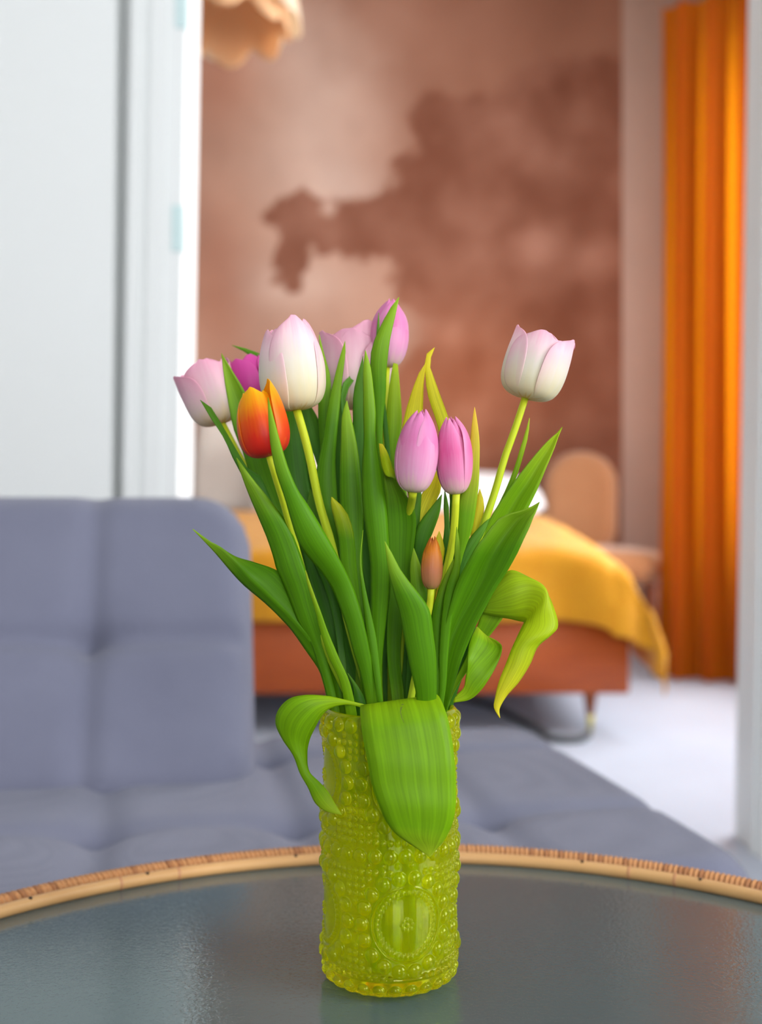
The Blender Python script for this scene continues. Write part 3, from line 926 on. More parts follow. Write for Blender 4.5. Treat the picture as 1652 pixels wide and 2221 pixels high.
nails = [ang_of(px, py, TZ + 0.01) for px, py in ((74, 1951), (317, 1891), (637, 1846), (1267, 1860), (1517, 1907))]
nails += [math.radians(x) for x in (170, 195, 215, 238, 262, 285, 310, 335, 2, 22)]
me_n = None
for an in nails:
    p = np.array([TX + (RC - 0.0015) * math.cos(an), TY + (RC - 0.0015) * math.sin(an), TZ + 2 * rc_ - 0.0012])
    if me_n is None:
        v, f = lathe_geo([(0.0001, 0.0012), (0.0012, 0.0010), (0.0017, 0.0004), (0.0018, -0.001), (0.0001, -0.0011)], 8)
        me_n = bpy.data.meshes.new('nail'); me_n.from_pydata([tuple(x) for x in v], [], f); me_n.materials.append(M['nail'])
    o = bpy.data.objects.new('nail', me_n); COL.objects.link(o); o.parent = cane; o.location = p - np.array([TX, TY, 0])
# joints of the cane: short slightly thicker collars
for px, py in ((255, 1904), (1470, 1895), (380, 1880), (1372, 1876)):
    an = ang_of(px, py, TZ + 0.008)
    aa = np.linspace(an - 0.0035, an + 0.0035, 5)
    g = tube_geo(np.stack([TX + RC * np.cos(aa), TY + RC * np.sin(aa), np.full(5, TZ + rc_ - 0.0006)], -1), [rc_ * k for k in (0.98, 1.05, 1.07, 1.05, 0.98)], 12, False)
    mesh_obj('cane_joint', g[0], g[1], M['node'], cane)

# rattan wrapping: one turn per piece; the turns in view are single pieces, the others one piece
NW = 648
pitch = 2 * math.pi / NW


def wrap_geo(an, w=1.0):
    seg, rows = 11, 4
    vs = []
    for k in range(rows):
        t = (k / (rows - 1) - 0.5)
        aa = an + t * pitch * 0.97
        rr = RBm - 0.0016 + 0.0016 * math.sqrt(max(0, 1 - (2 * t) ** 2)) * w + 0.0004
        b_ = np.linspace(-0.6, math.pi + 0.6, seg)
        sk = aa + 0.0022 * np.cos(b_)
        vs.append(np.stack([(RB + rr * np.cos(b_)) * np.cos(sk), (RB + rr * np.cos(b_)) * np.sin(sk), TZ + 0.0005 + rr * np.sin(b_)], -1))
    return np.concatenate(vs), grid_faces(rows, seg)


def wrap_mesh(mat):
    v, f = wrap_geo(0.0)
    me = bpy.data.meshes.new('rattan_turn'); me.from_pydata([tuple(x) for x in v], [], [tuple(int(i) for i in q) for q in f])
    me.polygons.foreach_set('use_smooth', [True] * len(me.polygons)); me.materials.append(mat)
    return me


wm = [wrap_mesh(M['wrap']), wrap_mesh(M['wrap2'])]
rng = random.Random(4)
lo, hi = math.radians(38), math.radians(144)
rest = []
for k in range(NW):
    an = k * pitch
    if lo <= an <= hi:
        o = bpy.data.objects.new('rattan_turn', wm[1 if rng.random() < 0.18 else 0]); COL.objects.link(o)
        o.parent = rim; o.rotation_euler = (0, 0, an + rng.uniform(-0.0006, 0.0006))
    else:
        rest.append(wrap_geo(an))
v, f = join(*rest)
o = mesh_obj('rattan_wrapping', np.asarray(v) + np.array([TX, TY, 0]), f, M['wrap'], table)
o['kind'] = 'stuff'
# carrying hoop, legs and lower hoop
ring('under_hoop', 0.40, 0.013, TZ - 0.020, M['rattan_pole'], table, 10)
ring('lower_hoop', 0.315, 0.011, 0.14, M['rattan_pole'], table, 10)
for k in range(4):
    an = math.radians(45 + 90 * k)
    ca, sa = math.cos(an), math.sin(an)
    pts = catmull([(TX + r * ca, TY + r * sa, z) for r, z in ((0.37, 0.0), (0.335, 0.14), (0.345, 0.28), (0.395, TZ - 0.022))], 16)
    g = tube_geo(pts, 0.015, 12)
    mesh_obj('leg', g[0], g[1], M['rattan_pole'], table)

# ------------------------------------------------------------------ vase
VX, VY, VZ = (845 - CX) / F * 0.75, 0.75, TZ + 0.0012
R0, VH = 0.0448, 0.1815
beads = []      # (angle, height, radius, height of relief)
arc = lambda dx: dx / R0
MED = [math.radians(14 + 90 * k) for k in range(4)]
ZL, ZU = 0.0490, 0.1380
RING, MR = 0.0300, 0.0232
big = []
for zc in (ZL, ZU):
    for th in MED:
        for k in range(18):
            q = 2 * math.pi * (k + 0.5) / 18
            big.append((th + arc(RING * math.sin(q)), zc + RING * math.cos(q), 0.0047, 0.0034))
for zr, n, off in ((0.0925, 28, 0.0), (0.1745, 26, 0.5), (0.0055, 26, 0.3)):
    for k in range(n):
        th = (k + off) / n * 2 * math.pi
        big.append((th, zr, 0.0047 if zr > 0.01 else 0.0044, 0.0034))
# remove overlapping big beads
kept = []
wrap = lambda x: (x + math.pi) % (2 * math.pi) - math.pi
for b_ in big:
    if all((wrap(b_[0] - c_[0]) * R0) ** 2 + (b_[1] - c_[1]) ** 2 > 0.0074 ** 2 for c_ in kept):
        kept.append(b_)
small = []
zz = 0.0150
row = 0
while zz < 0.170:
    n = 60
    for k in range(n):
        th = k / n * 2 * math.pi
        ok = all((wrap(th - c_[0]) * R0) ** 2 + (zz - c_[1]) ** 2 > 0.0066 ** 2 for c_ in kept)
        if ok:
            for zc in (ZL, ZU):
                for mth in MED:
                    if (wrap(th - mth) * R0) ** 2 + (zz - zc) ** 2 < (RING + 0.002) ** 2: ok = False
        if ok: small.append((th, zz, 0.0020, 0.0019))
    zz += 0.0048
med_beads = []
for zc in (ZL, ZU):
    for mth in MED:
        for k in range(40):
            q = 2 * math.pi * k / 40
            med_beads.append((mth + arc(0.0198 * math.sin(q)), zc + 0.0205 * math.cos(q), 0.0014, 0.0012))
        for k in range(8):
            q = 2 * math.pi * k / 8
            med_beads.append((mth + arc(0.0034 * math.sin(q)), zc + 0.0034 * math.cos(q), 0.0013, 0.0013))
        med_beads.append((mth, zc, 0.00125, 0.0011))
NT, NZ = 840, 520
TH = np.arange(NT) / NT * 2 * math.pi
ZZ = np.linspace(0.0, VH - 0.002, NZ)
HM = np.zeros((NZ, NT))
dth, dz = 2 * math.pi / NT, ZZ[1] - ZZ[0]
for zc in (ZL, ZU):
    for mth in MED:
        du = ((TH - mth + math.pi) % (2 * math.pi) - math.pi)[None, :] * R0
        rr = np.sqrt((du) ** 2 + ((ZZ[:, None] - zc) / 1.04) ** 2)
        ins = np.clip((MR - rr) / 0.001, 0, 1)
        HM += ins * (-0.0009 + 0.0011 * np.clip(1 - (rr / 0.0175) ** 2, 0, 1))
        HM += 0.0008 * np.exp(-((rr - MR) / 0.0006) ** 2)
for th, z, r, hgt in kept + small + med_beads:
    i0, i1 = max(0, int((z - r) / dz)), min(NZ - 1, int((z + r) / dz) + 1)
    j0, j1 = int((th - r / R0) / dth) - 1, int((th + r / R0) / dth) + 2
    js = np.arange(j0, j1 + 1)
    du = (js * dth - th)[None, :] * R0
    d2 = (du ** 2 + (ZZ[i0:i1 + 1, None] - z) ** 2) / r ** 2
    hh = hgt * np.sqrt(np.maximum(0, 1 - d2))
    jj = js % NT
    HM[np.ix_(range(i0, i1 + 1), jj)] = np.maximum(HM[np.ix_(range(i0, i1 + 1), jj)], hh)
for zr in (0.0135, 0.0165): HM += (0.0005 * np.exp(-((ZZ - zr) / 0.0007) ** 2))[:, None]
heel = 0.016
Rz = np.where(ZZ < heel, R0 - 0.0088 + 0.0088 * np.sqrt(np.maximum(0, 1 - ((heel - ZZ) / heel) ** 2)), R0)
RR = Rz[:, None] + HM
rows_r = [RR[i] for i in range(NZ)]; rows_z = [np.full(NT, z) for z in ZZ]
# foot closed below, rounded rim, smooth inside
foot_r, foot_z = [0.0002, 0.020, 0.033], [0.0012, 0.0010, 0.0]
RI = 0.0412
rim_ = [(R0 - 0.0006, VH - 0.0008), (R0 - 0.0016, VH), (RI + 0.0009, VH), (RI + 0.0002, VH - 0.0007)]
inn = [(RI, z) for z in np.linspace(VH - 0.002, 0.022, 24)] + [(RI - 0.002, 0.014), (RI - 0.008, 0.010), (0.02, 0.0085), (0.0002, 0.008)]
allr = [np.full(NT, r) for r in foot_r] + rows_r + [np.full(NT, r) for r, z in rim_] + [np.full(NT, r) for r, z in inn]
allz = [np.full(NT, z) for z in foot_z] + rows_z + [np.full(NT, z) for r, z in rim_] + [np.full(NT, z) for r, z in inn]
AR, AZ = np.array(allr), np.array(allz)
v = np.stack([VX + AR * np.cos(TH - math.pi / 2), VY + AR * np.sin(TH - math.pi / 2), VZ + AZ], -1).reshape(-1, 3)
f = grid_faces(len(AR), NT, close=True)
vase = mesh_obj('vase', v, f, M['vase_glass'], None, True, None, (VX, VY, VZ))
vase.data.materials.append(M['vase_inside'])
n_out = (len(foot_r) + NZ + 2) * NT
mi = np.zeros(len(vase.data.polygons), dtype=np.int32); mi[n_out:] = 1
vase.data.polygons.foreach_set('material_index', mi)
tag(vase, 'cylindrical yellow-green pressed glass vase with beads and medallions on the table', 'vase')
WR = RI + 0.0004
wz = 0.115
g = lathe_geo([(0.001, 0.0078), (0.02, 0.0083), (WR - 0.008, 0.0098), (WR - 0.002, 0.0138), (WR, 0.0218), (WR, wz), (WR - 0.002, wz - 0.0006), (0.001, wz - 0.0008)], 96, VX, VY)
wtr = mesh_obj('water', np.asarray(g[0]) + np.array([0, 0, VZ]), g[1], M['water'], None)
tag(wtr, 'clear water inside the yellow-green glass vase', 'water')


# ------------------------------------------------------------------ tulips
def in_vase(ang, rad, z):
    return np.array([VX + rad * math.cos(ang), VY + rad * math.sin(ang), VZ + z])


PROF = {
    'bud': ([0, .06, .15, .3, .45, .6, .75, .88, 1], [.12, .42, .68, .92, 1.0, .97, .82, .56, .20]),
    'cup': ([0, .06, .15, .3, .45, .6, .75, .88, 1], [.12, .48, .76, .97, 1.02, 1.0, .92, .80, .66]),
    'open': ([0, .06, .15, .3, .45, .6, .75, .88, 1], [.12, .52, .80, 1.0, 1.06, 1.07, 1.06, 1.03, 1.0]),
}
HV = ([0, .06, .15, .3, .45, .6, .75, .88, 1], [0, .015, .075, .22, .385, .555, .73, .875, 1.0])
WID = ([0, .06, .15, .3, .45, .6, .75, .86, .94, 1], [.45, .75, .92, 1.0, 1.0, .98, .92, .81, .65, .34])


def flower(root, base, top, width_px, d, prof, mat, th0=0.0, n_out=3, tilt_d=0.0, petals=None, seed=0, alpha=62):
    """six petals round an axis; theta = 0 faces the camera"""
    B = P(base[0], base[1], d); T = P(top[0], top[1], d + tilt_d)
    ax = T - B; Hh = np.linalg.norm(ax); ax /= Hh
    fr = -B + np.array([0, 0, CAMZ]); fr = fr - ax * np.dot(fr, ax); fr /= np.linalg.norm(fr)
    rt = np.cross(fr, ax); 
    if rt[0] < 0: rt = -rt
    R = width_px / 2 / F * d
    rg = random.Random(seed)
    specs = petals or ([(th0 + 120 * k, 1.0, rg.uniform(.95, 1.03), 0.0) for k in range(3)] + [(th0 + 60 + 120 * k, 0.90, rg.uniform(.97, 1.04), 0.0) for k in range(3)])
    for th, rs, hs, opn in specs:
        nv_, nu_ = 18, 13
        vv_ = np.linspace(0, 1, nv_); uu = np.linspace(-1, 1, nu_)
        rp = hinterp(*PROF[prof], vv_); hp = hinterp(*HV, vv_); wp = np.maximum(0.03, hinterp(*WID, vv_))
        pts, pv, pu = [], [], []
        s1, s2 = rg.uniform(0, 9), rg.uniform(0, 9)
        for i in range(nv_):
            for u in uu:
                a_ = math.radians(th) + u * math.radians(alpha) * wp[i]
                v_ = vv_[i]
                r_ = R * rp[i] * rs * (1 + opn * v_ * v_)
                # petals are flatter than the round envelope near the rim and ruffle a little
                r_ *= 1 + 0.05 * u * u * v_ * (1 if prof != 'bud' else 0.3) + 0.035 * v_ * noise.noise((u * 2.2 + s1, v_ * 3.0, s2))
                h_ = Hh * hs * (hp[i] - 0.02 * u * u * v_ - 0.05 * u * u * v_ ** 6 + 0.03 * v_ ** 3 * noise.noise((u * 2.5 + s2, 1.3, s1)))
                pts.append(B + ax * h_ + (fr * math.cos(a_) + rt * math.sin(a_)) * r_)
                pv.append(v_); pu.append(u * wp[i])
        o = mesh_obj('petal', np.array(pts), grid_faces(nv_, nu_), mat, root, True, {'pv': pv, 'pu': pu})
        sm = o.modifiers.new('thick', 'SOLIDIFY'); sm.thickness = 0.0006; sm.offset = 0
        sb = o.modifiers.new('smooth', 'SUBSURF'); sb.levels = 1; sb.render_levels = 1
    return B, ax


def stem(root, pts, r_top, r_bot, mat=None):
    """tube from the vase bottom (first) to the flower (last)"""
    c = catmull(pts, 40)
    v, f = tube_geo(c, np.linspace(r_bot, r_top, 40), 12)
    pv = np.repeat(np.linspace(0, 1, 40), 12)
    pu = np.tile(np.cos(np.arange(12) / 12 * 2 * math.pi), 40)
    return mesh_obj('stem', v, f, mat or M['stem'], root, True, {'pv': pv, 'pu': pu})


def leaf(root, mat, rows, ds, bulge=-0.16, fold=False, skew=0.0, dive=None, n=34, label=None):
    """blade between two edge lines given from the base to the tip.
    rows: (xl, yl, xr, yr) or (xl, yl, xm, ym, xr, yr) in photo pixels; ds: distances along the blade;
    bulge: how far the midrib stands off the chord, in blade widths (negative towards the camera)"""
    R_ = []
    dl = np.interp(np.linspace(0, 1, len(rows)), np.linspace(0, 1, len(ds)), ds)
    for q, d in zip(rows, dl):
        if len(q) == 2: q = (q[0], q[1], q[0], q[1])
        if len(q) == 4: q = (q[0], q[1], (q[0] + q[2]) / 2, (q[1] + q[3]) / 2, q[2], q[3])
        w = math.hypot(q[4] - q[0], q[5] - q[1]) / F * d
        d_l, d_r, d_m = d - skew * w / 2, d + skew * w / 2, d + bulge * w
        R_.append(np.concatenate([P(q[0], q[1], d_l), P(q[2], q[3], d_m), P(q[4], q[5], d_r)]))
    if dive is not None:        # sheathing base inside the vase
        c = np.array(dive)
        w0 = (R_[0][6:] - R_[0][:3]) * 0.3
        R_.insert(0, np.concatenate([c - w0, c + np.array([0, 0.001, 0]), c + w0]))
    C = catmull(R_, n)
    nc = 9
    us = np.linspace(-1, 1, nc)
    pts, pv, pu = [], [], []
    for i in range(n):
        L_, Mm, Rr = C[i][:3], C[i][3:6], C[i][6:]
        for u in us:
            if fold:
                p = (L_ * (-u) + Mm * (1 + u)) if u <= 0 else (Mm * (1 - u) + Rr * u)
            else:
                p = L_ * (u * (u - 1) / 2) + Mm * (1 - u * u) + Rr * (u * (u + 1) / 2)
            pts.append(p); pv.append(i / (n - 1)); pu.append(u)
    o = mesh_obj('leaf', np.array(pts), grid_faces(n, nc), M[mat], root, True, {'pv': pv, 'pu': pu})
    sm = o.modifiers.new('thick', 'SOLIDIFY'); sm.thickness = 0.0007; sm.offset = 0
    if label: o['label'] = label
    return o


GRP = 'tulips in the glass vase'


def tulip(label, ang, rad):
    b = in_vase(ang, rad, 0.0125)
    return empty('tulip', tuple(b), label, 'tulip', GRP), b


A_ = math.radians
# --- a: blush tulip far left
ra, ba = tulip('blush pink tulip with open petals, leaning out beside the white door frame', A_(60), 0.030)
flower(ra, (482, 918), (438, 790), 112, 0.83, 'open', M['petal_blush'], 20, petals=[(0, 1.0, 1.02, 0.0), (-75, 1.0, .93, .18), (110, 1, 1, 0), (180, .95, .95, .1), (60, .9, .95, 0), (-130, .92, .98, .1)], seed=3)
stem(ra, [ba, P(838, 1600, 0.775), P(800, 1500, 0.79), P(640, 1230, 0.815), P(530, 1010, 0.825), P(482, 918, 0.83)], 0.0024, 0.0028)
leaf(ra, 'leaf_dark', [(600, 1180, 625, 1170), (560, 1100, 590, 1090), (535, 1050, 562, 1030), (508, 1000, 540, 1020), (490, 960, 517, 985), (478, 938, 497, 950), (460, 912, 475, 912), (447, 890, 458, 885), (434, 868)], (0.765, 0.77), skew=0.4, dive=in_vase(A_(120), 0.03, 0.13))
leaf(ra, 'leaf', [(690, 1280, 720, 1270), (600, 1150, 645, 1150), (570, 1100, 628, 1100), (545, 1040, 606, 1040), (528, 985, 590, 985), (508, 935, 562, 920), (496, 880, 530, 848), (486, 820, 503, 803), (480, 766)], (0.79, 0.80, 0.80), bulge=0.12, dive=in_vase(A_(100), 0.03, 0.14))
# --- b: magenta tulip behind
rb_, bb = tulip('magenta tulip half hidden behind the large cream-pink tulip', A_(80), 0.018)
flower(rb_, (556, 880), (528, 778), 96, 0.835, 'cup', M['petal_magenta'], -30, seed=5)
stem(rb_, [bb, P(842, 1590, 0.79), P(800, 1480, 0.80), P(680, 1200, 0.825), P(590, 980, 0.835), P(556, 880, 0.835)], 0.0024, 0.0028)
leaf(rb_, 'leaf_dark', [(680, 1100, 700, 1100), (640, 950, 660, 950), (600, 850, 625, 850), (565, 790, 585, 782), (545, 772, 556, 764), (503, 749)], (0.82, 0.835, 0.84), dive=in_vase(A_(95), 0.03, 0.14))
# --- c: orange
rc2, bc2 = tulip('flame orange tulip with yellow petal tips, just below the largest cream-pink tulip', A_(250), 0.026)
flower(rc2, (584, 990), (549, 842), 112, 0.70, 'cup', M['petal_orange'], -12, petals=[(-14, 1.0, 1.0, -0.30), (104, 1.0, 1.10, -0.02), (228, 1.0, .95, -0.2), (50, .9, .93, -0.22), (168, .9, .95, -0.2), (288, .93, .95, -0.28)], seed=8, alpha=74)
stem(rc2, [bc2, P(805, 1620, 0.735), P(760, 1520, 0.735), P(700, 1390, 0.735), P(650, 1220, 0.73), P(612, 1080, 0.715), P(595, 1025, 0.705), P(584, 988, 0.70)], 0.0024, 0.0030)
leaf(rc2, 'leaf', [(795, 1526, 820, 1518), (779, 1451, 810, 1460), (767, 1415, 803, 1420), (753, 1362, 793, 1370), (733, 1306, 781, 1323), (717, 1270, 767, 1278), (692, 1234, 745, 1231), (665, 1204, 723, 1189), (648, 1178, 697, 1144), (633, 1134, 667, 1095), (617, 1078, 645, 1062), (601, 1031, 626, 1019), (590, 985, 611, 972), (584, 935, 598, 925), (582, 898, 590, 895), (581, 862)],
     (0.725, 0.715, 0.69, 0.675), bulge=-0.20, n=46, dive=in_vase(A_(240), 0.025, 0.11))
# --- d: large cream pink
rd2, bd2 = tulip('largest cream-pink tulip with wavy petals, just above the flame orange tulip', A_(265), 0.012)
flower(rd2, (643, 890), (622, 698), 140, 0.735, 'cup', M['petal_pale'], 12, petals=[(18, 1.0, 1.03, -0.05), (-72, 1.02, .92, -0.02), (108, 1.0, .98, -.04), (160, .95, .97, 0), (-130, .95, .95, 0), (-28, .93, .90, 0.02), (62, .93, 1.0, -.02)], seed=11)
stem(rd2, [bd2, P(832, 1620, 0.755), P(800, 1510, 0.755), P(760, 1370, 0.752), P(714, 1164, 0.745), P(693, 1095, 0.742), P(671, 990, 0.738), P(657, 935, 0.736), P(643, 888, 0.735)], 0.0028, 0.0033)
leaf(rd2, 'leaf_dark', [(690, 1240, 720, 1250), (665, 1190, 705, 1200), (640, 1130, 690, 1130), (618, 1060, 672, 1060), (608, 980, 660, 980), (608, 910, 650, 910), (612, 850, 640, 850), (625, 790)], (0.765, 0.775, 0.78), bulge=-0.10, dive=in_vase(A_(200), 0.028, 0.13))
leaf(rd2, 'leaf_dark', [(735, 1150, 755, 1150), (700, 1050, 725, 1050), (680, 985, 700, 975), (668, 954, 698, 940), (652, 890, 690, 908), (650, 860, 672, 878), (650, 820)], (0.785, 0.795, 0.80), bulge=0.1, dive=in_vase(A_(130), 0.03, 0.14))
# --- e: pale open tulip behind
re_, be_ = tulip('wide open pale pink tulip partly behind upright green leaves', A_(95), 0.010)
flower(re_, (772, 888), (768, 715), 146, 0.815, 'open', M['petal_blush'], 0, petals=[(-8, .98, .96, -.02), (-72, 1.0, .98, 0.02), (70, 1.02, .90, 0.0), (28, .92, 1.06, .0), (150, .97, 1.0, 0), (-150, .97, 1.02, 0)], seed=17)
stem(re_, [be_, P(845, 1590, 0.775), P(830, 1450, 0.785), P(790, 1150, 0.805), P(772, 888, 0.815)], 0.0027, 0.003)
leaf(re_, 'leaf', [(725, 1200, 745, 1200), (705, 1080, 732, 1080), (695, 980, 722, 980), (690, 900, 716, 900), (691, 843, 718, 840), (694, 798, 714, 806), (693, 754, 703, 770), (692, 726)], (0.785, 0.79, 0.795), bulge=-0.1, dive=in_vase(A_(150), 0.028, 0.14))
leaf(re_, 'leaf', [(735, 1200, 770, 1200), (695, 1110, 735, 1120), (684, 1050, 730, 1060), (690, 1000, 727, 1000), (699, 960, 730, 950), (705, 915, 733, 915), (713, 870, 738, 870), (723, 829, 740, 835), (735, 781, 746, 790), (742, 758, 749, 760), (748, 740)], (0.765, 0.765, 0.775), bulge=-0.14, n=40, dive=in_vase(A_(170), 0.02, 0.13))
leaf(re_, 'leaf_dark', [(760, 1000, 775, 1000), (742, 910, 760, 912), (738, 862, 748, 872), (741, 836, 754, 846), (759, 814, 768, 824), (775, 798, 781, 806), (786, 783)], (0.78, 0.785, 0.80), bulge=0.1, dive=in_vase(A_(140), 0.02, 0.14))
# --- f: pink tulip at the top
rf, bf = tulip('pink tulip at the very top of the bouquet with a leaf across it', A_(30), 0.015)
flower(rf, (838, 797), (848, 650), 84, 0.80, 'bud', M['petal_pink'], 30, petals=[(-30, 1.0, 1.0, .0), (62, 1.0, .98, .10), (180, 1.0, 1.0, .1), (20, .93, 1.0, .3), (120, .95, .97, .1), (-110, .95, .98, .1)], seed=21)
stem(rf, [bf, P(850, 1590, 0.77), P(848, 1450, 0.775), P(832, 1150, 0.79), P(832, 950, 0.797), P(838, 797, 0.80)], 0.0025, 0.003)
leaf(rf, 'leaf', [(835, 1200, 855, 1200), (822, 1050, 838, 1050), (816, 960, 829, 960), (812, 900, 831, 900), (808, 857, 836, 857), (805, 815, 837, 815), (803, 776, 840, 776), (812, 738, 845, 737), (828, 703, 853, 701), (845, 671, 860, 670), (865, 645)], (0.765, 0.76, 0.755, 0.76), bulge=-0.16, n=40, dive=in_vase(A_(30), 0.02, 0.14))
leaf(rf, 'leaf_dark', [(845, 1100, 855, 1100), (828, 900, 838, 900), (814, 780, 824, 780), (817, 715, 823, 715), (821, 678)], (0.785, 0.785), dive=in_vase(A_(50), 0.02, 0.14))
leaf(rf, 'leaf_light', [(865, 1150, 885, 1150), (850, 1050, 880, 1050), (836, 970, 866, 970), (836, 926, 871, 920), (840, 871, 869, 868), (847, 818, 865, 820), (853, 787, 862, 790)], (0.785, 0.79, 0.79), bulge=-0.1, dive=in_vase(A_(20), 0.025, 0.14))
# --- g: pink bud
rg_, bg_ = tulip('plump pink tulip bud with closed petals, touching the rose pink bud', A_(-70), 0.010)
flower(rg_, (896, 1068), (914, 888), 92, 0.715, 'bud', M['petal_pink'], 8, petals=[(-6, 1.0, .99, 0), (100, .97, 1.0, .05), (-125, 1.02, .97, 0), (54, .95, 1.0, .12), (174, .95, 1.0, .1), (-66, .96, .98, .1)], seed=25)
stem(rg_, [bg_, P(858, 1620, 0.735), P(866, 1500, 0.75), P(878, 1300, 0.752), P(885, 1130, 0.748), P(892, 1092, 0.735), P(896, 1066, 0.715)], 0.0026, 0.0031)
leaf(rg_, 'leaf_yellow', [(905, 1200, 925, 1200), (880, 1040, 910, 1040), (868, 950, 905, 950), (873, 920, 915, 910), (884, 876, 917, 874), (895, 843, 918, 840), (909, 808, 921, 806), (925, 784)], (0.765, 0.765, 0.76), bulge=-0.08, dive=in_vase(A_(10), 0.02, 0.14))
leaf(rg_, 'leaf', [(848, 1505, 876, 1505), (840, 1430, 868, 1430), (840, 1340, 875, 1340), (846, 1270, 888, 1265), (842, 1190, 897, 1187), (838, 1120, 902, 1124), (836, 1070, 893, 1094), (832, 1040, 874, 1066), (830, 1015, 857, 1038), (827, 990, 846, 1002), (823, 964, 836, 975)], (0.745, 0.745, 0.735, 0.735), bulge=0.12, n=40, dive=in_vase(A_(-60), 0.02, 0.13))
leaf(rg_, 'leaf_yellow', [(853, 1034, 857, 1040), (840, 1033, 858, 1034), (830, 1018, 850, 1010), (824, 985, 838, 978), (822, 962, 829, 964)], (0.722, 0.728, 0.735), bulge=-0.3)
# --- h: rose bud
rh, bh = tulip('rose pink tulip bud with a split petal beside a yellow-tipped leaf', A_(-40), 0.020)
flower(rh, (989, 1072), (976, 904), 76, 0.722, 'bud', M['petal_rose'], 0, petals=[(-12, 1.0, .98, 0), (95, 1.0, 1.0, .35), (-120, 1.0, .96, 0), (48, .95, .97, .0), (168, .96, 1.0, .1), (-66, .96, 1.0, .05)], seed=31)
stem(rh, [bh, P(885, 1620, 0.735), P(905, 1500, 0.735), P(955, 1290, 0.735), P(983, 1160, 0.73), P(989, 1070, 0.722)], 0.0025, 0.003)
leaf(rh, 'leaf_yellow', [(975, 1080, 1000, 1080), (960, 980, 985, 980), (950, 929, 976, 925), (942, 901, 969, 897), (933, 876, 961, 876), (925, 843, 950, 846), (922, 809, 939, 815), (922, 779, 931, 787), (928, 763, 936, 770), (942, 754)], (0.755, 0.76, 0.765), bulge=-0.12, n=40, dive=in_vase(A_(0), 0.025, 0.14))
leaf(rh, 'leaf_tip', [(975, 1250, 992, 1250), (995, 1184, 1010, 1184), (992, 1156, 1021, 1156), (991, 1111, 1029, 1118), (997, 1078, 1035, 1075), (1006, 1045, 1038, 1042), (1013, 1015, 1039, 1000), (1020, 954, 1039, 955), (1024, 912, 1034, 912), (1029, 883)], (0.735, 0.73, 0.725), bulge=-0.12, n=40, dive=in_vase(A_(-20), 0.025, 0.13))
leaf(rh, 'leaf_dark', [(958, 1260, 975, 1260), (960, 1181, 978, 1190), (964, 1139, 974, 1139), (962, 1097, 972, 1095), (964, 1063)], (0.742, 0.742), dive=in_vase(A_(-30), 0.015, 0.13))
leaf(rh, 'leaf_dark', [(960, 1270, 985, 1270), (972, 1200, 996, 1200), (975, 1140, 997, 1140), (976, 1080, 996, 1080), (980, 1050, 992, 1050), (986, 1020)], (0.748, 0.745), dive=in_vase(A_(-20), 0.012, 0.13))
# --- i: white tulip right
ri, bi = tulip('white tulip flushed pink at the rim, standing apart on a long bare stem', A_(0), 0.030)
flower(ri, (1139, 864), (1178, 728), 128, 0.745, 'open', M['petal_pale'], 0, petals=[(0, 1.0, 1.0, -0.02), (72, 1.02, 1.02, 0.07), (-80, 1.0, 1.04, -0.05), (150, .95, .95, 0), (-140, .95, .93, 0), (36, .93, .93, 0.03)], seed=37)
stem(ri, [bi, P(880, 1620, 0.745), P(920, 1500, 0.745), P(985, 1300, 0.745), P(1046, 1145, 0.745), P(1075, 1060, 0.745), P(1095, 990, 0.745), P(1115, 935, 0.745), P(1139, 862, 0.745)], 0.0024, 0.003)
leaf(ri, 'leaf_light', [(985, 1280, 995, 1280), (1020, 1200, 1035, 1205), (1064, 1125, 1076, 1128), (1095, 1065, 1106, 1068), (1117, 1010, 1125, 1018), (1126, 979, 1136, 980), (1139, 938, 1145, 942), (1148, 907)], (0.757, 0.757), dive=in_vase(A_(-5), 0.028, 0.14))
leaf(ri, 'leaf_light', [(985, 1260, 1000, 1266, 1005, 1275), (1025, 1190, 1045, 1198, 1060, 1205), (1047, 1156, 1072, 1155, 1105, 1160), (1064, 1122, 1095, 1120, 1130, 1128), (1097, 1070, 1120, 1078, 1152, 1088), (1125, 1031, 1145, 1043, 1168, 1054), (1159, 988, 1172, 1000, 1186, 1010), (1190, 954, 1195, 965, 1202, 972), (1209, 938, 1209, 942, 1210, 948), (1219, 926)],
     (0.752, 0.748, 0.748), bulge=0.25, fold=True, n=40, dive=in_vase(A_(-10), 0.03, 0.14))
leaf(ri, 'leaf_dark', [(985, 1270, 1000, 1280), (997, 1205, 1012, 1225), (1020, 1165, 1036, 1180), (1045, 1138, 1052, 1150), (1062, 1124)], (0.738, 0.742), dive=in_vase(A_(-15), 0.028, 0.13))
leaf(ri, 'leaf', [(952, 1520, 962, 1524, 972, 1529), (952, 1470, 960, 1470, 988, 1473), (955, 1434, 964, 1434, 1000, 1434), (961, 1390, 975, 1390, 1015, 1396), (968, 1345, 993, 1350, 1030, 1360), (978, 1306, 1012, 1316, 1052, 1318), (988, 1272, 1030, 1285, 1075, 1276), (1000, 1245, 1045, 1253, 1100, 1238), (1014, 1220, 1056, 1223, 1121, 1201), (1031, 1189, 1075, 1189, 1135, 1170), (1050, 1164, 1098, 1156, 1147, 1145), (1086, 1122, 1125, 1124, 1156, 1122), (1145, 1103, 1152, 1106, 1162, 1110), (1170, 1089)],
     (0.728, 0.715, 0.70, 0.70), bulge=0.34, fold=True, n=46, dive=in_vase(A_(-25), 0.03, 0.11))
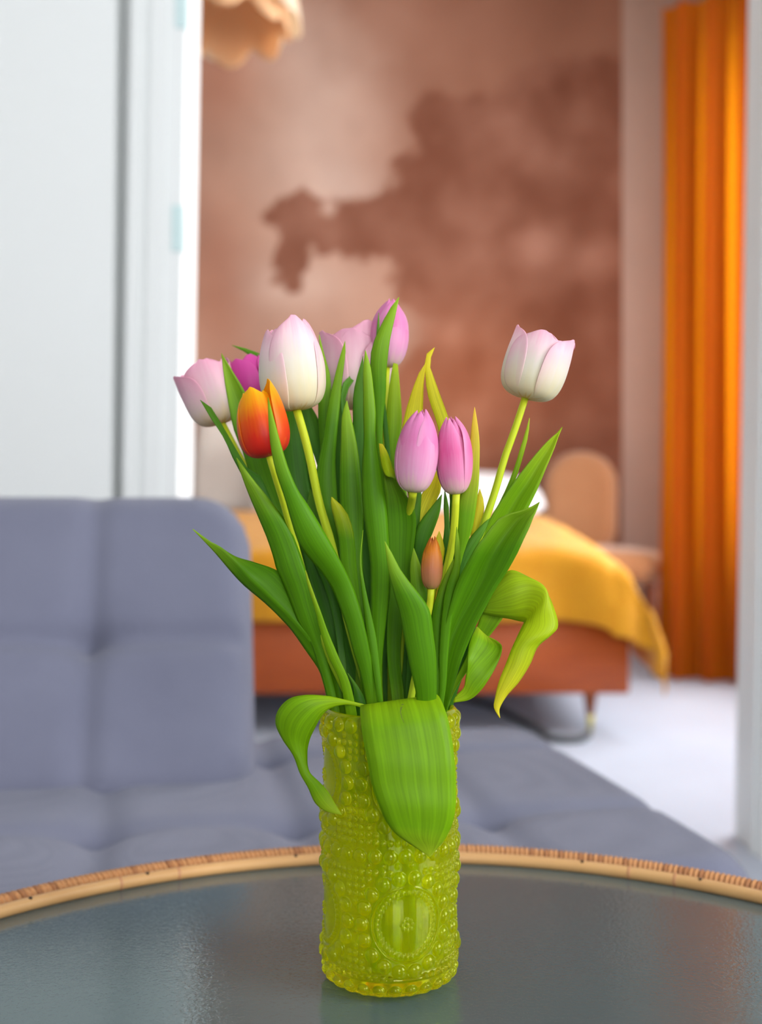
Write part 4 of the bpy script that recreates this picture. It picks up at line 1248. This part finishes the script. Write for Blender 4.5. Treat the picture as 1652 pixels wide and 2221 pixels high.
# drooping leaf on the right
leaf(ri, 'leaf_light', [(975, 1500, 985, 1500), (1012, 1420, 1030, 1432), (1034, 1362, 1058, 1384), (1044, 1331, 1089, 1342), (1060, 1305, 1105, 1305), (1085, 1275, 1110, 1280)], (0.752, 0.748, 0.745), bulge=0.1, dive=in_vase(A_(-5), 0.03, 0.13))
leaf(ri, 'leaf_yellow', [(1056, 1300, 1056, 1310, 1046, 1331), (1080, 1258, 1085, 1300, 1075, 1337), (1108, 1237, 1115, 1290, 1105, 1342), (1140, 1249, 1150, 1280, 1125, 1347), (1173, 1270, 1178, 1290, 1134, 1349), (1199, 1315, 1175, 1333, 1136, 1351), (1209, 1360, 1172, 1362, 1130, 1363), (1195, 1377, 1158, 1381, 1121, 1382), (1167, 1401, 1138, 1404, 1110, 1406), (1150, 1438, 1124, 1440, 1097, 1440), (1124, 1480, 1103, 1480, 1082, 1478), (1097, 1511, 1085, 1511, 1074, 1512), (1082, 1540, 1077, 1540, 1072, 1537), (1084, 1557)],
     (0.742, 0.738, 0.722, 0.718, 0.715), bulge=-0.18, n=60, label='yellowing leaf bent over and hanging down')
# curled leaf low on the right
leaf(ri, 'leaf_light', [(983, 1524, 985, 1515, 991, 1508), (1017, 1518, 1006, 1500, 1009, 1488), (1042, 1498, 1016, 1470, 1014, 1457), (1058, 1476, 1030, 1450, 1014, 1435), (1075, 1446, 1050, 1428, 1015, 1415), (1086, 1418, 1066, 1410, 1018, 1395), (1087, 1401, 1070, 1400, 1024, 1378), (1078, 1391, 1064, 1390, 1030, 1366), (1058, 1381, 1050, 1375, 1034, 1359)],
     (0.722, 0.718, 0.725, 0.735), bulge=0.14, n=40, label='curled leaf standing out over the vase rim')
# --- j: small closed orange bud
rj, bj = tulip('small closed orange-brown tulip bud deep among the green leaves', A_(-80), 0.022)
flower(rj, (935, 1278), (938, 1166), 46, 0.715, 'bud', M['petal_bud'], 5, seed=41)
stem(rj, [bj, P(870, 1640, 0.72), P(890, 1520, 0.722), P(918, 1380, 0.722), P(932, 1310, 0.718), P(935, 1276, 0.715)], 0.0022, 0.0027)
leaf(rj, 'leaf', [(902, 1504, 946, 1501), (897, 1479, 946, 1470), (888, 1440, 945, 1425), (877, 1384, 939, 1376), (866, 1329, 931, 1324), (855, 1290, 915, 1297), (848, 1262, 890, 1266), (843, 1240, 868, 1236), (838, 1206, 848, 1198), (834, 1174)], (0.70, 0.69, 0.685), bulge=-0.16, n=40, dive=in_vase(A_(-85), 0.03, 0.12))
leaf(rj, 'leaf', [(905, 1420, 930, 1420), (895, 1330, 930, 1320), (890, 1267, 923, 1268), (890, 1223, 911, 1225), (897, 1189)], (0.728, 0.725), dive=in_vase(A_(-80), 0.015, 0.13))
leaf(rj, 'leaf', [(953, 1500, 965, 1500), (953, 1418, 972, 1410), (958, 1340, 980, 1340), (968, 1270, 992, 1275), (984, 1223, 997, 1237), (986, 1189, 996, 1178), (990, 1143)], (0.722, 0.715, 0.71), dive=in_vase(A_(-60), 0.025, 0.12))
leaf(rj, 'leaf', [(938, 1500, 955, 1500), (940, 1400, 955, 1410), (936, 1334, 966, 1330), (947, 1292, 974, 1285), (963, 1252, 982, 1250), (983, 1212)], (0.725, 0.72), dive=in_vase(A_(-70), 0.022, 0.12))
leaf(rj, 'leaf_yellow', [(925, 1290, 945, 1290), (935, 1220, 960, 1220), (945, 1170, 962, 1180), (952, 1152)], (0.735, 0.735), dive=in_vase(A_(-50), 0.01, 0.13))
# big front leaf bent over the rim
front_leaf = leaf(rj, 'leaf_light', [(815, 1560, 930, 1545), (783, 1530, 947, 1507), (783, 1570, 968, 1550), (788, 1606, 979, 1600), (796, 1645, 986, 1656), (806, 1700, 988, 1710), (821, 1744, 987, 1754), (838, 1783, 978, 1793), (858, 1808, 963, 1822), (895, 1834, 950, 1838), (932, 1858)],
     (0.722, 0.692, 0.684, 0.680, 0.680, 0.682), bulge=-0.05, n=50, label='broad leaf bent over the vase rim, hanging down in front')
# dry tear in the bend of that leaf
from mathutils.bvhtree import BVHTree
off_ = np.array(rj.location)
bvh = BVHTree.FromPolygons([tuple(np.array(v_.co) + off_) for v_ in front_leaf.data.vertices], [tuple(p_.vertices) for p_ in front_leaf.data.polygons])
M['tear'] = simple('dried_leaf_edge', lin(92, 112, 30), 0.7, 0.2)
for path in ([(868, 1520, 0.8), (873, 1527, 2.2), (870, 1535, 2.0), (868, 1543, 1.2), (871, 1556, 1.0), (876, 1568, 0.5)], [(899, 1512, 1.0), (899, 1519, 1.4), (901, 1527, 0.5)]):
    pts = []
    for px, py, hw in path:
        for sgn in (-1, 1):
            q = P(px + sgn * hw, py, 1.0) - np.array([0, 0, CAMZ])
            hit = bvh.ray_cast(Vector((0, 0, CAMZ)), Vector(q).normalized())[0]
            if hit is not None: pts.append(np.array(hit) - np.array(Vector(q).normalized()) * 0.0006)
    if len(pts) == 2 * len(path):
        mesh_obj('leaf_tear', np.array(pts), [(2 * k, 2 * k + 1, 2 * k + 3, 2 * k + 2) for k in range(len(path) - 1)], M['tear'], front_leaf)
# left leaf drooping over the rim
leaf(rc2, 'leaf_light', [(790, 1528, 790, 1536), (748, 1518, 755, 1528), (710, 1510, 724, 1533), (660, 1508, 700, 1549), (625, 1517, 683, 1578), (601, 1545, 672, 1602), (598, 1570, 667, 1622), (612, 1602, 666, 1643), (636, 1638, 667, 1662), (650, 1676, 673, 1678), (668, 1708, 692, 1696), (684, 1742, 712, 1718), (706, 1759, 727, 1744), (741, 1767)],
     (0.715, 0.71, 0.715, 0.71, 0.70), bulge=-0.14, n=50, label='leaf bent over the vase rim, drooping beside the vase')
leaf(re_, 'leaf_dark', [(735, 1230, 765, 1230), (722, 1150, 762, 1150), (724, 1050, 760, 1050), (724, 960, 756, 960), (730, 890, 750, 890), (740, 835)], (0.785, 0.785), dive=in_vase(A_(150), 0.02, 0.14))
# --- remaining upright leaves
leaf(rd2, 'leaf', [(690, 1440, 715, 1450), (672, 1390, 697, 1385), (650, 1356, 693, 1355), (628, 1300, 684, 1320), (612, 1262, 676, 1278), (600, 1235, 664, 1240), (592, 1205, 646, 1189), (578, 1164, 630, 1150), (558, 1116, 612, 1120), (538, 1068, 578, 1076), (524, 1030, 550, 1042), (513, 993)],
     (0.735, 0.725, 0.715), bulge=-0.18, n=44, dive=in_vase(A_(220), 0.03, 0.12))
leaf(rb_, 'leaf', [(708, 1512, 740, 1510, 770, 1526), (700, 1478, 730, 1460, 740, 1450), (690, 1450, 706, 1426, 720, 1400), (664, 1412, 680, 1395, 700, 1370), (637, 1373, 664, 1376, 685, 1340), (612, 1344, 623, 1331, 655, 1300), (573, 1306, 581, 1290, 625, 1262), (531, 1271, 545, 1256, 600, 1237), (503, 1242, 515, 1222, 545, 1218), (470, 1203, 480, 1188, 500, 1204), (445, 1176, 450, 1172, 454, 1174), (418, 1148)],
     (0.742, 0.735, 0.73), bulge=-0.32, fold=True, n=46, dive=in_vase(A_(190), 0.03, 0.12))
leaf(rc2, 'leaf_light', [(745, 1515, 768, 1520), (738, 1480, 758, 1480), (712, 1423, 736, 1430), (695, 1370, 712, 1373), (681, 1315, 696, 1329), (667, 1267, 679, 1284), (662, 1237)], (0.722, 0.715), bulge=-0.14, dive=in_vase(A_(225), 0.03, 0.12))
leaf(ra, 'leaf_dark', [(760, 1510, 795, 1522), (720, 1420, 782, 1450), (690, 1330, 765, 1370), (668, 1250, 745, 1300), (655, 1190, 725, 1230), (660, 1120, 712, 1150), (672, 1060)], (0.765, 0.765), bulge=0.1, dive=in_vase(A_(170), 0.025, 0.12))
leaf(ra, 'leaf_dark', [(768, 1524, 796, 1527), (766, 1490, 780, 1495), (754, 1460)], (0.728, 0.728), dive=in_vase(A_(230), 0.03, 0.12))
leaf(re_, 'leaf_dark', [(812, 1510, 828, 1510), (800, 1400, 830, 1400), (785, 1300, 820, 1300), (768, 1200, 806, 1200), (748, 1100, 798, 1110), (744, 1010, 794, 1010), (764, 930, 792, 930), (767, 850, 791, 850), (787, 772)], (0.758, 0.755, 0.765), bulge=-0.1, n=40, dive=in_vase(A_(180), 0.012, 0.13))
leaf(rf, 'leaf', [(808, 1515, 830, 1510), (808, 1440, 828, 1440), (806, 1387, 832, 1390), (804, 1329, 838, 1334), (804, 1270, 844, 1275), (803, 1223, 845, 1225), (796, 1167, 842, 1167), (788, 1110, 838, 1110), (785, 1050, 829, 1050), (786, 1000, 822, 1000), (789, 955, 814, 950), (788, 900, 814, 895), (788, 840, 809, 842), (788, 800, 803, 796), (792, 760)],
     (0.735, 0.728, 0.722, 0.725), bulge=-0.22, n=50, dive=in_vase(A_(-95), 0.012, 0.12))
leaf(re_, 'leaf', [(770, 1320, 790, 1320), (748, 1200, 786, 1200), (738, 1100, 788, 1100), (737, 1024, 781, 1024), (739, 960, 774, 968), (742, 898, 763, 915), (752, 869)], (0.75, 0.752, 0.758), bulge=-0.12, dive=in_vase(A_(185), 0.018, 0.13))
leaf(rd2, 'leaf_ytip', [(778, 1420, 795, 1420), (755, 1300, 780, 1300), (738, 1223, 772, 1223), (734, 1170, 769, 1178), (726, 1130, 763, 1142), (718, 1096, 745, 1102), (719, 1078)], (0.742, 0.738, 0.735), bulge=-0.2, dive=in_vase(A_(210), 0.02, 0.12))
leaf(rf, 'leaf', [(818, 1515, 829, 1512), (808, 1450, 822, 1440), (797, 1390, 815, 1382), (790, 1330, 803, 1326), (783, 1270, 790, 1266), (780, 1223, 783, 1223), (787, 1150)], (0.722, 0.722), dive=in_vase(A_(-100), 0.015, 0.12))
leaf(rg_, 'leaf_yellow', [(895, 1260, 915, 1260), (890, 1160, 925, 1160), (898, 1110, 940, 1100), (915, 1070, 956, 1062), (935, 1040, 955, 1045), (948, 1018)], (0.755, 0.755), bulge=0.08, dive=in_vase(A_(-30), 0.012, 0.13))
leaf(rg_, 'leaf_dark', [(890, 1300, 910, 1300), (897, 1200, 922, 1195), (903, 1145, 942, 1145), (930, 1106, 954, 1108), (958, 1072)], (0.748, 0.745), bulge=-0.1, dive=in_vase(A_(-45), 0.012, 0.13))
leaf(rg_, 'leaf_dark', [(890, 1180, 905, 1180), (893, 1100, 912, 1095), (897, 1072, 913, 1064), (905, 1040)], (0.75, 0.75), dive=in_vase(A_(-45), 0.006, 0.13))
leaf(rh, 'leaf_yellow', [(1000, 1230, 1012, 1230), (1020, 1168, 1030, 1168), (1025, 1120, 1047, 1120), (1034, 1080, 1048, 1085), (1040, 1060)], (0.755, 0.755), dive=in_vase(A_(5), 0.025, 0.13))
leaf(rj, 'leaf_dark', [(880, 1520, 905, 1520), (868, 1430, 895, 1430), (866, 1340, 890, 1340), (878, 1260)], (0.765, 0.765), dive=in_vase(A_(60), 0.02, 0.12))
leaf(rb_, 'leaf_dark', [(815, 1530, 862, 1530), (806, 1440, 856, 1440), (808, 1340, 862, 1340), (815, 1240, 868, 1240), (825, 1140, 860, 1140), (838, 1050)], (0.775, 0.78), bulge=-0.08, dive=in_vase(A_(90), 0.028, 0.12))
leaf(rh, 'leaf_dark', [(960, 1520, 985, 1520), (985, 1440, 1012, 1440), (1000, 1380, 1030, 1380), (1025, 1310)], (0.755, 0.755), dive=in_vase(A_(10), 0.03, 0.12))

for o in bpy.data.objects:
    if '_o' in o: del o['_o']
